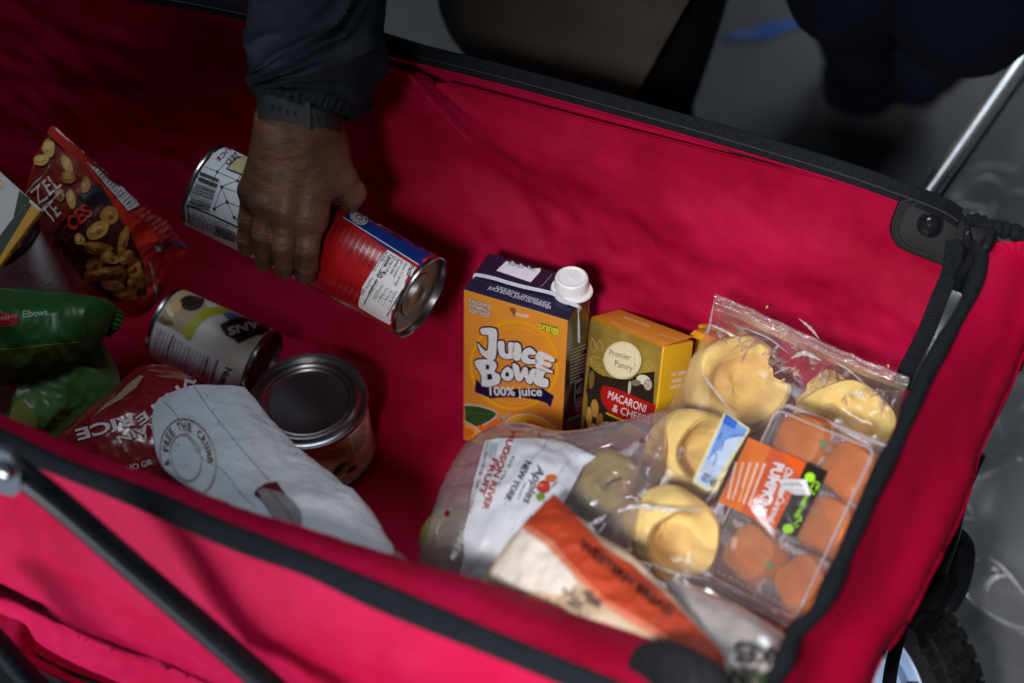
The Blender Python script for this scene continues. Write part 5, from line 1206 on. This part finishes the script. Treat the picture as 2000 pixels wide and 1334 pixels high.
# clear bag round the shells
FC = film('bag_film', tint=(.96, .95, .96), haze=.035, gloss=.02, rough=.16, bscale=10, bstr=.5, hc=(.8, .78, .78))
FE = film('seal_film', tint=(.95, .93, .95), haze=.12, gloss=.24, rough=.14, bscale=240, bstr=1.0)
t = Thing('cake_bag', 'clear plastic bag of sponge dessert shells with a crimped top seal', 'plastic bag')
rows = [[(1392, 600, .435), (1490, 632, .435), (1580, 672, .435), (1670, 716, .435), (1768, 756, .435)], [(1380, 650, .43), (1480, 690, .435), (1580, 735, .435), (1680, 775, .435), (1760, 800, .435)],
        [(1345, 715, .43), (1450, 760, .44), (1560, 800, .44), (1650, 840, .44), (1742, 860, .435)], [(1290, 835, .43), (1400, 860, .445), (1500, 890, .445), (1610, 930, .445), (1712, 950, .44)],
        [(1232, 950, .43), (1340, 980, .45), (1440, 1010, .45), (1540, 1050, .445), (1650, 1080, .44)], [(1195, 1060, .43), (1290, 1100, .445), (1380, 1140, .445), (1470, 1170, .44), (1560, 1200, .43)], [(1205, 1120, .42), (1280, 1170, .425), (1360, 1200, .425), (1440, 1230, .42), (1500, 1250, .41)]]
mb = pillow(rows, .013, .050, FC, 120, 120, .0034, 15, 41, .28, True); kb = t.part('film', mb)
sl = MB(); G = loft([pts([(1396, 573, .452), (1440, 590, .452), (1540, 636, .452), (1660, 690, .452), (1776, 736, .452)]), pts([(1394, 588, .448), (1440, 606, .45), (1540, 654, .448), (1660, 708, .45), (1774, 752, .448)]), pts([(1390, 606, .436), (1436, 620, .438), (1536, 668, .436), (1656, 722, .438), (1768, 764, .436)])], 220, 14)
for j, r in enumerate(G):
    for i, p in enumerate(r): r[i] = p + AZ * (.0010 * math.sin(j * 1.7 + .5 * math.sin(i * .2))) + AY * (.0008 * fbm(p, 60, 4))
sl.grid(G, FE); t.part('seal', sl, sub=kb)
# hard folds radiating in the slack top of the film
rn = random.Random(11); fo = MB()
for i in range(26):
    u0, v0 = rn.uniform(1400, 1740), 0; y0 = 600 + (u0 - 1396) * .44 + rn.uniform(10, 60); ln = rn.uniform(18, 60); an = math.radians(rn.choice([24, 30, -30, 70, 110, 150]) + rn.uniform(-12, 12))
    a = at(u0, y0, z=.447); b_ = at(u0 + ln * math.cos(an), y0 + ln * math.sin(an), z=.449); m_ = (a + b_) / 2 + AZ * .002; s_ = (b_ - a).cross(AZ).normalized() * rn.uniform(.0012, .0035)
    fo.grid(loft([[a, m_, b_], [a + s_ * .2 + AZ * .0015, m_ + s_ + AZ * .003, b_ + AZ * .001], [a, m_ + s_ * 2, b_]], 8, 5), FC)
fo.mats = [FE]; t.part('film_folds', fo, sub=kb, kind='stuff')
# whitish hazy strips that paint the bright highlights along the film's folds
GLS = film('film_glint', tint=(.9, .9, .92), haze=.55, gloss=.3, rough=.2, bscale=80, bstr=.5, hc=(.95, .95, 1))
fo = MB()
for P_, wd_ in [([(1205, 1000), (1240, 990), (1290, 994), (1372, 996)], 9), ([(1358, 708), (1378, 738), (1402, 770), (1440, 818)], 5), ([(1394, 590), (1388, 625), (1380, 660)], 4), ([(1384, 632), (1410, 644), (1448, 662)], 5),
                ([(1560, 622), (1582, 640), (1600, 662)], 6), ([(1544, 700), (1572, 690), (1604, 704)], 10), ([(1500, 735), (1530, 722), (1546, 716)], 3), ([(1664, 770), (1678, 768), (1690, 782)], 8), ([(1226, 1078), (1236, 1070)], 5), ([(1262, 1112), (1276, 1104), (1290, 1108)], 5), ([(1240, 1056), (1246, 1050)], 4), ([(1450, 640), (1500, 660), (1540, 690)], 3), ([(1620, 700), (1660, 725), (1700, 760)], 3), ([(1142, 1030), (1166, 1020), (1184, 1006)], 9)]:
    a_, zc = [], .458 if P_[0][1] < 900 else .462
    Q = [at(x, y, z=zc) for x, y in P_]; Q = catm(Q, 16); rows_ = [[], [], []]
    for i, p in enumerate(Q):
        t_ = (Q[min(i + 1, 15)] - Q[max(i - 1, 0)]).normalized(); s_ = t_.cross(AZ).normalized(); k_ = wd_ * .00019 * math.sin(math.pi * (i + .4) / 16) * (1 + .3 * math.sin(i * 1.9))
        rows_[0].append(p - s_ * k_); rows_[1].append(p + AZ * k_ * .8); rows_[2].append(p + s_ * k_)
    fo.grid(rows_, GLS)
t.part('film_glint', fo, sub=kb, kind='stuff')
# best by sticker
P = Print([mb], 3.333, (1200, 560), gap=.0006, maxlen=6, jump=.03)
P.poly([(715, 824), (728, 826), (878, 925), (880, 940), (640, 1330), (600, 1333), (516, 1280), (512, 1262), (520, 1240)], ink(216, 210, 160), 0)
P.poly([(722, 840), (868, 936), (612, 1326), (530, 1270)], ink(186, 204, 232), 1)
P.poly([(722, 845), (866, 938), (840, 980), (780, 990), (720, 1000), (690, 1060), (650, 1080), (640, 1110), (600, 1150)], ink(110, 148, 214), 2)
P.line([(845, 985), (780, 985), (715, 1010), (695, 1075), (650, 1082), (665, 1120), (640, 1180)], 1.4, ink(60, 96, 186), 3, True)
P.poly([(722, 842), (800, 892), (780, 940), (700, 900)], ink(50, 96, 190), 3); P.line([(700, 960), (672, 1010)], 2, ink(60, 80, 120), 3)
P.smalltext((600, 1140), (720, 1200), (-40, 70), 5, ink(90, 100, 130), 3, .9, 71)
P.text('02140', (560, 1268), (640, 1320), (30, -46), ink(60, 60, 76), 3, .02)
PB = Print([mb], 3.333, (1200, 560), gap=.0006); PB.text('BEST BY', (1648, 1010), (1700, 1040), (8, -18), ink(170, 120, 60), 2); t.part('date_print', PB.mb, sub=kb)
t.part('sticker', P.mb, sub=kb); t.done()

# clamshell of pumpkin candies : plane from its four corners
cA, cB, cC, cD = V(-.213, 1.086, .468), V(-.119, 1.045, .501), V(-.232, .971, .379), V(-.138, .930, .412)
ux = (cB - cA); vy = (cC - cA); un = ux.cross(vy).normalized(); un = un if un.dot(CAM - cA) > 0 else -un
def T3(u, v, h): return cA + ux * u + vy * v + un * h
PL = film('clamshell', tint=(.97, .96, .98), haze=.05, gloss=.04, rough=.10, bscale=9, bstr=.25)
PLE = film('clamshell_edge', tint=(.9, .88, .92), haze=.42, gloss=.25, rough=.08, bscale=60, bstr=.4)
ORC = pbr('candy_orange', (.46, .125, .018, 1), .36, spec=.5, coat=.5, vary=.10, vscale=70, bump=.15, bscale=200)
ORC.node_tree.nodes['Principled BSDF'].inputs['Subsurface Weight'].default_value = .1
GRC = pbr('candy_green', (.10, .22, .06, 1), .5)
cells = [(.30, .13, 'top left of the tray'), (.78, .17, 'top right of the tray'), (.28, .46, 'middle left of the tray, mostly under the card'), (.79, .47, 'middle right of the tray'), (.33, .77, 'bottom left of the tray'), (.83, .80, 'bottom right of the tray')]
for i, (u, v, w_) in enumerate(cells):
    t = Thing('pumpkin_candy', 'orange pumpkin shaped candy, ' + w_, 'candy', 'pumpkin candies in the clear tray'); c = T3(u, v, -.030); mb = MB(); R = .0203
    upx = (ux.normalized() * math.cos(.3 * (i % 3) - .2) + vy.normalized() * math.sin(.3 * (i % 3) - .2))
    mb.lathe(c, un, [(.0001, 0), (R * .85, .0), (R * .98, .004), (R, .010), (R * .96, .018), (R * .84, .0245), (R * .6, .0268), (R * .3, .0272), (.0001, .0270)], ORC, 72, ref=upx,
             wob=lambda r, h, q: (r * (1.05 + .05 * abs(math.cos(q * 2.5)) ** .5 * min(1, r / R) ** 3) * (1 + .10 * math.cos(q) ** 2) * (1 + .15 * math.sin(2 * q + .4) ** 2), h - .0007 * (1 - abs(math.cos(q * 2.5))) * min(1, r / R) ** 2))
    noisy(mb, .0010, 60, i); k = t.part('body', mb)
    if i not in (0, 4): t.done(); continue
    st = MB(); p = c + upx * (R * -.9) * -1 + un * .020; st.lathe(p, (upx + un * .6), [(.0001, -.002), (.0042, -.001), (.0036, .003), (.0028, .006), (.0001, .0065)], GRC, 16, wob=lambda r, h, q: (r * (1 + .2 * math.sin(q * 3)), h)); t.part('stem', st); t.done()
t = Thing('candy_tray', 'clear plastic clamshell tray of orange pumpkin candies with a printed card sleeve', 'tray')
def rr(u0, v0, u1, v1, h, rad=.06, n=9):
    L_ = []
    for cx, cy, a0 in ((u1 - rad, v0 + rad * .62, -90), (u1 - rad, v1 - rad * .62, 0), (u0 + rad, v1 - rad * .62, 90), (u0 + rad, v0 + rad * .62, 180)):
        for k in range(n): a = math.radians(a0 + 90 * k / (n - 1)); L_.append(T3(cx + rad * math.cos(a), cy + rad * .62 * math.sin(a), h))
    return L_
ld = MB(); R_ = [rr(.06, .03, .94, .965, .0), rr(.045, .022, .955, .975, -.002), rr(.03, .015, .97, .985, -.016), rr(.02, .01, .98, .99, -.018), rr(.0, .0, 1., 1., -.019), rr(-.03, -.018, 1.03, 1.018, -.0195)]
ld.grid(R_, PL, closeu=True); ld.add([T3(.06 + .88 * i / 20, .05 + .90 * j / 30, .0 + .0008 * math.sin(i * .9) * math.sin(j * .7)) for j in range(31) for i in range(21)], [(j * 21 + i, j * 21 + i + 1, (j + 1) * 21 + i + 1, (j + 1) * 21 + i) for j in range(30) for i in range(20)], PL)
k = t.part('lid', ld)
bs = MB(); bs.grid([rr(-.03, -.018, 1.03, 1.018, -.021), rr(.0, .0, 1., 1., -.022), rr(.03, .02, .97, .98, -.026), rr(.05, .035, .95, .965, -.036)], PL, closeu=True); bs.add(rr(.05, .035, .95, .965, -.036), [tuple(range(36))], PL)
for (u0, v0, u1, v1) in [(.5, .03, .5, .97), (.05, .335, .95, .335), (.05, .66, .95, .66)]:
    G = []
    for j in range(40):
        a = T3(u0 + (u1 - u0) * j / 39, v0 + (v1 - v0) * j / 39, 0); s_ = (un.cross(T3(u1, v1, 0) - T3(u0, v0, 0))).normalized(); zz = .0012 * math.sin(j * 2.4)
        G.append([a + s_ * (-.005 + zz) - un * .034, a + s_ * (-.0022 + zz) - un * .012, a + s_ * (.0022 + zz) - un * .012, a + s_ * (.005 + zz) - un * .034])
    bs.grid(G, PLE)
t.part('base', bs)
ed = MB()
for h, e_, r_ in ((-.0195, .035, .0017), (-.001, -.052, .0010), (-.0235, .045, .0015)):
    L_ = rr(-e_, -e_ * .6, 1 + e_, 1 + e_ * .6, h); ed.tube(L_ + [L_[0]], r_, PLE, 6, smooth=False, caps=False)
for i in range(16): a = T3(.06 + .88 * i / 15, .93, -.004); ed.tube([a, a + vy * .035 - un * .014], .0009, PLE, 5, smooth=False)
t.part('rim', ed)
# printed card sleeve folded over the lid
CO = pbr('card_orange', (.72, .17, .012, 1), .42, spec=.4, coat=.2); CB_ = pbr('card_black', (.016, .010, .008, 1), .4, coat=.2); CR2 = pbr('card_deep_orange', (.60, .085, .010, 1), .42, coat=.2)
cs = MB(); hs_ = .0012; VS, VE = .225, .600
def strip(u0, h0, u1, h1, mat):
    G = [[T3(u0 + (u1 - u0) * i / 8, VS + (VE - VS) * j / 16, h0 + (h1 - h0) * i / 8) for i in range(9)] for j in range(17)]
    cs.grid(G, mat); cs.grid([[p - un * .0006 for p in r] for r in G], mat)
strip(-.14, -.012, -.115, -.002, CO); strip(-.115, -.002, -.05, .0014, CB_); strip(-.05, .0014, .17, .0018, CO); strip(.17, .0018, .50, .0016, CR2); strip(.50, .0016, .685, .0013, CB_)
k = t.part('card_sleeve', cs)
P = Print([cs], 2.408, (1200, 780), gap=.0003); LG = ink(150, 214, 40); LW = ink(238, 214, 200)
P.text('PUMPKINS', (756, 296), (662, 540), (50, 14), W_, 2, .04); P.text('Chocolate', (812, 320), (770, 455), (34, 12), W_, 2, .03, shear=.2); P.text('Caramel', (775, 455), (722, 575), (34, 12), W_, 2, .02, shear=.2)
for i in range(5): P.smalltext((708 - 34 * i, 300 - 2 * i), (630 - 24 * i, 500 - 8 * i), (6, 3), 2, LW, 2, 1.9, 400 + i, 1.0)
P.smalltext((562, 330), (500, 470), (6, 3), 2, ink(170, 130, 110), 2, 1.2, 410)
P.ell(922, 368, 24, 22, LG, 2); P.ell(820, 610, 26, 22, LG, 2)
for q in [[(935, 385), (965, 400), (950, 430)], [(940, 395), (925, 425), (945, 450)], [(950, 410), (975, 425)], [(845, 590), (880, 560), (870, 545)], [(850, 600), (890, 590)], [(860, 575), (885, 570)]]: P.line(q, 2.4, LG, 2, True)
P.text('FARM', (905, 440), (880, 490), (18, 8), LG, 2, .03); P.text('STAND', (884, 490), (846, 556), (18, 8), LG, 2, .03)
P.poly([(770, 380), (835, 376), (905, 380), (928, 452), (850, 450), (812, 430), (778, 448), (800, 415)], ink(214, 214, 222), 3); P.smalltext((800, 398), (890, 398), (0, 8), 2, ink(120, 120, 130), 4, 2, 19); P.smalltext((805, 425), (900, 435), (0, 10), 2, ink(120, 120, 130), 4, 1, 9)
t.part('card_print', P.mb, sub=k); t.done()

# apples in a clear bag
AP = {}
def apple(lab, c, R, seed, c1, c2):
    m, nt, b, out = newmat('apple_skin_%d' % seed); N, L = nt.nodes, nt.links
    tc = N.new('ShaderNodeTexCoord'); n = N.new('ShaderNodeTexNoise'); n.inputs['Scale'].default_value = 22; n.inputs['Detail'].default_value = 5; L.new(tc.outputs['Object'], n.inputs['Vector'])
    cr = N.new('ShaderNodeValToRGB'); cr.color_ramp.elements[0].position = .42; cr.color_ramp.elements[0].color = c1; cr.color_ramp.elements[1].position = .66; cr.color_ramp.elements[1].color = c2
    L.new(n.outputs['Fac'], cr.inputs[0]); L.new(cr.outputs[0], b.inputs['Base Color']); b.inputs['Roughness'].default_value = .3; b.inputs['Coat Weight'].default_value = .4
    t = Thing('apple', lab, 'apple', 'apples in the clear bag'); mb = MB()
    prof = [(.0001, -.72), (.12, -.78), (.25, -.86), (.45, -.86), (.72, -.66), (.92, -.3), (1, .1), (.97, .45), (.82, .76), (.55, .90), (.3, .86), (.14, .72), (.0001, .62)]
    ax = Vector((.3, -.2, 1)); P_ = [(a * R, b_ * R) for a, b_ in prof]
    P_ = [(max(.0001, q.x), q.y) for q in catm([V(a, b_, 0) for a, b_ in P_], 40)]
    mb.lathe(c, ax, P_, m, 48, wob=lambda r, h, q: (r * (1 + .03 * math.cos(5 * q) * (h < 0)), h)); k = t.part('body', mb)
    st = MB(); st.tube([c + ax.normalized() * R * .6, c + ax.normalized() * R * .9 + V(.002, 0, 0), c + ax.normalized() * R * 1.1 + V(.006, 0, 0)], .0012, pbr('apple_stem', (.06, .03, .012, 1), .8), 8); t.part('stem', st); t.done()
YG = (.36, .32, .07, 1); apple('yellow green apple with dark specks at the left end of the apple bag', at(882, 1062, z=.340), .027, 1, YG, (.22, .20, .04, 1))
apple('yellow apple with red blush under the loose film, right of the white label', at(1172, 968, z=.39), .034, 2, (.42, .34, .05, 1), (.30, .08, .03, 1))
apple('dark red apple under the lower end of the white label', at(985, 1075, z=.34), .034, 3, (.10, .012, .012, 1), (.18, .03, .02, 1))
apple('pale green apple showing between the dessert shells and the white label', at(1095, 985, z=.34), .033, 4, YG, (.25, .16, .04, 1))
t = Thing('apple_bag', 'cloudy plastic bag of apples with a white printed fruit label', 'plastic bag')
FA = film('apple_film', tint=(.90, .87, .88), haze=.27, gloss=.05, rough=.16, bscale=16, bstr=.7, hc=(.42, .37, .39))
rows = [[(905, 885, .395), (945, 848, .40), (1010, 832, .40), (1100, 850, .405), (1200, 832, .415), (1300, 800, .42)], [(870, 945, .40), (940, 925, .41), (1030, 915, .42), (1120, 925, .42), (1210, 905, .425), (1300, 885, .425)],
        [(846, 1010, .395), (925, 1000, .41), (1020, 995, .42), (1110, 1000, .425), (1200, 985, .43), (1270, 975, .43)], [(822, 1090, .38), (905, 1080, .40), (1000, 1075, .41), (1090, 1080, .42), (1170, 1070, .425), (1230, 1070, .43)], [(800, 1180, .35), (890, 1180, .37), (980, 1170, .38), (1060, 1160, .39), (1140, 1150, .40), (1210, 1150, .41)]]
mb = pillow(rows, .012, .040, FA, 110, 90, .0045, 22, 51, .3, True); kb = t.part('film', mb)
# the printed label lies just over the fruit on the film
LBW = pbr('label_film_white', (.52, .54, .60, 1), .45, spec=.4, bump=.25, bscale=50, vary=.05, vscale=50, bdist=.003)
P = Print([mb], 2.595, (800, 820), gap=.0006, maxlen=7, jump=.03)
P.poly([(385, 110), (450, 96), (700, 98), (800, 120), (945, 190), (880, 240), (830, 330), (760, 460), (640, 560), (520, 640), (380, 830), (245, 800), (280, 700), (275, 580), (300, 480), (330, 300), (360, 200)], LBW, 0)
t.part('label', P.mb, sub=kb)
P = Print([P.mb, mb], 2.595, (800, 820), gap=.0005, maxlen=6, jump=.03); HR = ink(150, 30, 40); HB = ink(50, 50, 58)
P.text('HUDSON RIVER', (512, 62), (366, 455), (31, 11), HR, 2, .02); P.text('FRUIT', (425, 200), (350, 382), (29, 10), HR, 2, .02)
P.text('NEW YORK', (590, 212), (478, 408), (30, 14), HB, 2, .03); P.text('Apples', (650, 232), (575, 425), (44, 14), HB, 2, .01, shear=.3)
P.text('EST 1963', (522, 190), (448, 330), (14, 6), HB, 2); P.text('FROM', (580, 318), (545, 400), (12, 6), HB, 2)
P.ell(680, 345, 36, 32, ink(150, 34, 20), 2, wob=.04); P.ell(716, 302, 30, 20, ink(180, 92, 30), 2); P.ell(664, 396, 22, 20, ink(110, 130, 40), 2); P.line([(725, 350), (750, 322)], 2, ink(60, 90, 50), 3); P.ell(668, 336, 12, 9, ink(190, 90, 60), 3)
for i in range(9): P.line([(392 + i * 7, 112 + i), (376 + i * 7, 190 + i * 2)], .6, ink(120, 124, 136), 2)
P.text('HOME GROWN', (385, 170), (300, 470), (14, 3), ink(110, 70, 80), 2)
P.line([(700, 100), (660, 170), (600, 230), (480, 440)], .8, ink(120, 126, 142), 2, True); P.line([(905, 160), (800, 220), (700, 380)], .8, ink(130, 136, 150), 2, True)
P.ell(194, 478, 13, 18, ink(96, 8, 26), 1, rot=20); P.ell(1178, 112, 18, 14, ink(110, 84, 96), 1)
t.part('label_print', P.mb, sub=kb); t.done()

# bread roll bag with orange band
t = Thing('bread_bag', 'beige bag of rolls with a wide orange band across it, by the near rim', 'bread bag')
BE = pbr('bag_beige', (.56, .42, .29, 1), .42, spec=.4, coat=.2, bump=.3, bscale=40, vary=.16, vscale=26)
rows = [[(1080, 966, .478), (1125, 1012, .48), (1170, 1056, .482), (1225, 1090, .484), (1285, 1140, .486), (1345, 1205, .488), (1415, 1290, .488)], [(1030, 1022, .48), (1075, 1052, .484), (1125, 1102, .488), (1180, 1152, .49), (1240, 1206, .49), (1310, 1262, .492), (1400, 1330, .492)],
        [(985, 1080, .476), (1035, 1110, .482), (1085, 1150, .486), (1135, 1200, .488), (1190, 1250, .49), (1255, 1300, .49), (1330, 1370, .49)], [(940, 1142, .462), (990, 1170, .47), (1035, 1200, .474), (1085, 1250, .478), (1130, 1300, .48), (1190, 1350, .48), (1260, 1420, .48)]]
mb = pillow(rows, .016, .03, BE, 130, 90, .005, 18, 61, .4, True, crk=.0012); kb = t.part('pouch', mb)
P = Print([mb], 2.595, (800, 820), gap=.0005, maxlen=6, jump=.03)
P.poly([(725, 375), (810, 460), (900, 560), (1000, 665), (1130, 740), (1300, 900), (1460, 1060), (1640, 1240), (1570, 1300), (1400, 1170), (1280, 1090), (1160, 1010), (1000, 920), (850, 770), (720, 610), (585, 530), (640, 460)], ink(176, 62, 34), 1)
P.poly([(585, 530), (700, 600), (850, 770), (1000, 920), (1160, 1010), (1320, 1110), (1290, 1130), (1150, 1050), (970, 935), (830, 790), (700, 640), (575, 555)], ink(200, 112, 86), 2)
P.poly([(575, 555), (690, 640), (830, 790), (850, 850), (780, 890), (640, 870), (520, 860), (440, 820), (400, 810)], ink(216, 206, 196), 1, smooth=0)
P.text('WESTERN BREAD', (860, 655), (1320, 1012), (14, -46), ink(56, 26, 20), 3, .04, shear=.1)
P.poly([(870, 872), (900, 868), (972, 925), (968, 962), (900, 930)], ink(96, 82, 72), 2)
rn = random.Random(12)
for i in range(60): P.ell(rn.gauss(820, 60), rn.gauss(930, 40), rn.uniform(4, 13), rn.uniform(4, 9), ink(*rn.choice([(120, 100, 80), (60, 50, 44), (150, 124, 100)])), 2 + i % 3, wob=.2, seed=i)
t.part('band_print', P.mb, sub=kb); t.done()

# clear bag of rice cakes at the lower right
t = Thing('cracker_bag', 'clear bag with grey green upside down lettering in the near right corner', 'plastic bag')
FG = pbr('rice_cakes', (.50, .47, .45, 1), .6, bump=.15, bscale=90, vary=.25, vscale=60)
rows = [[(1300, 1130, .455), (1380, 1165, .455), (1460, 1205, .455), (1545, 1250, .455)], [(1340, 1200, .47), (1420, 1225, .47), (1490, 1255, .47), (1540, 1290, .465)], [(1400, 1300, .475), (1450, 1310, .475), (1500, 1330, .47), (1530, 1345, .46)], [(1420, 1400, .46), (1460, 1410, .46), (1490, 1420, .46), (1510, 1420, .45)]]
mb = pillow(rows, .008, .02, FG, 60, 50, .001, 30, 66); kb = t.part('contents', mb)
m2 = pillow([[(x, y, z + .008) for x, y, z in r] for r in rows], .011, .03, FC, 80, 70, .0012, 14, 67, .3); t.part('film', m2, sub=kb)
P = Print([m2], 2.408, (1200, 780), gap=.0005, maxlen=6, jump=.03); GG = ink(34, 42, 30)
P.text('CAKES', (880, 1196), (562, 1150), (-4, 86), ink(20, 24, 18), 2, .03); P.text('GRAIN', (850, 1300), (552, 1268), (-4, 80), ink(34, 56, 24), 2, .04)
t.part('film_print', P.mb, sub=kb); t.done()
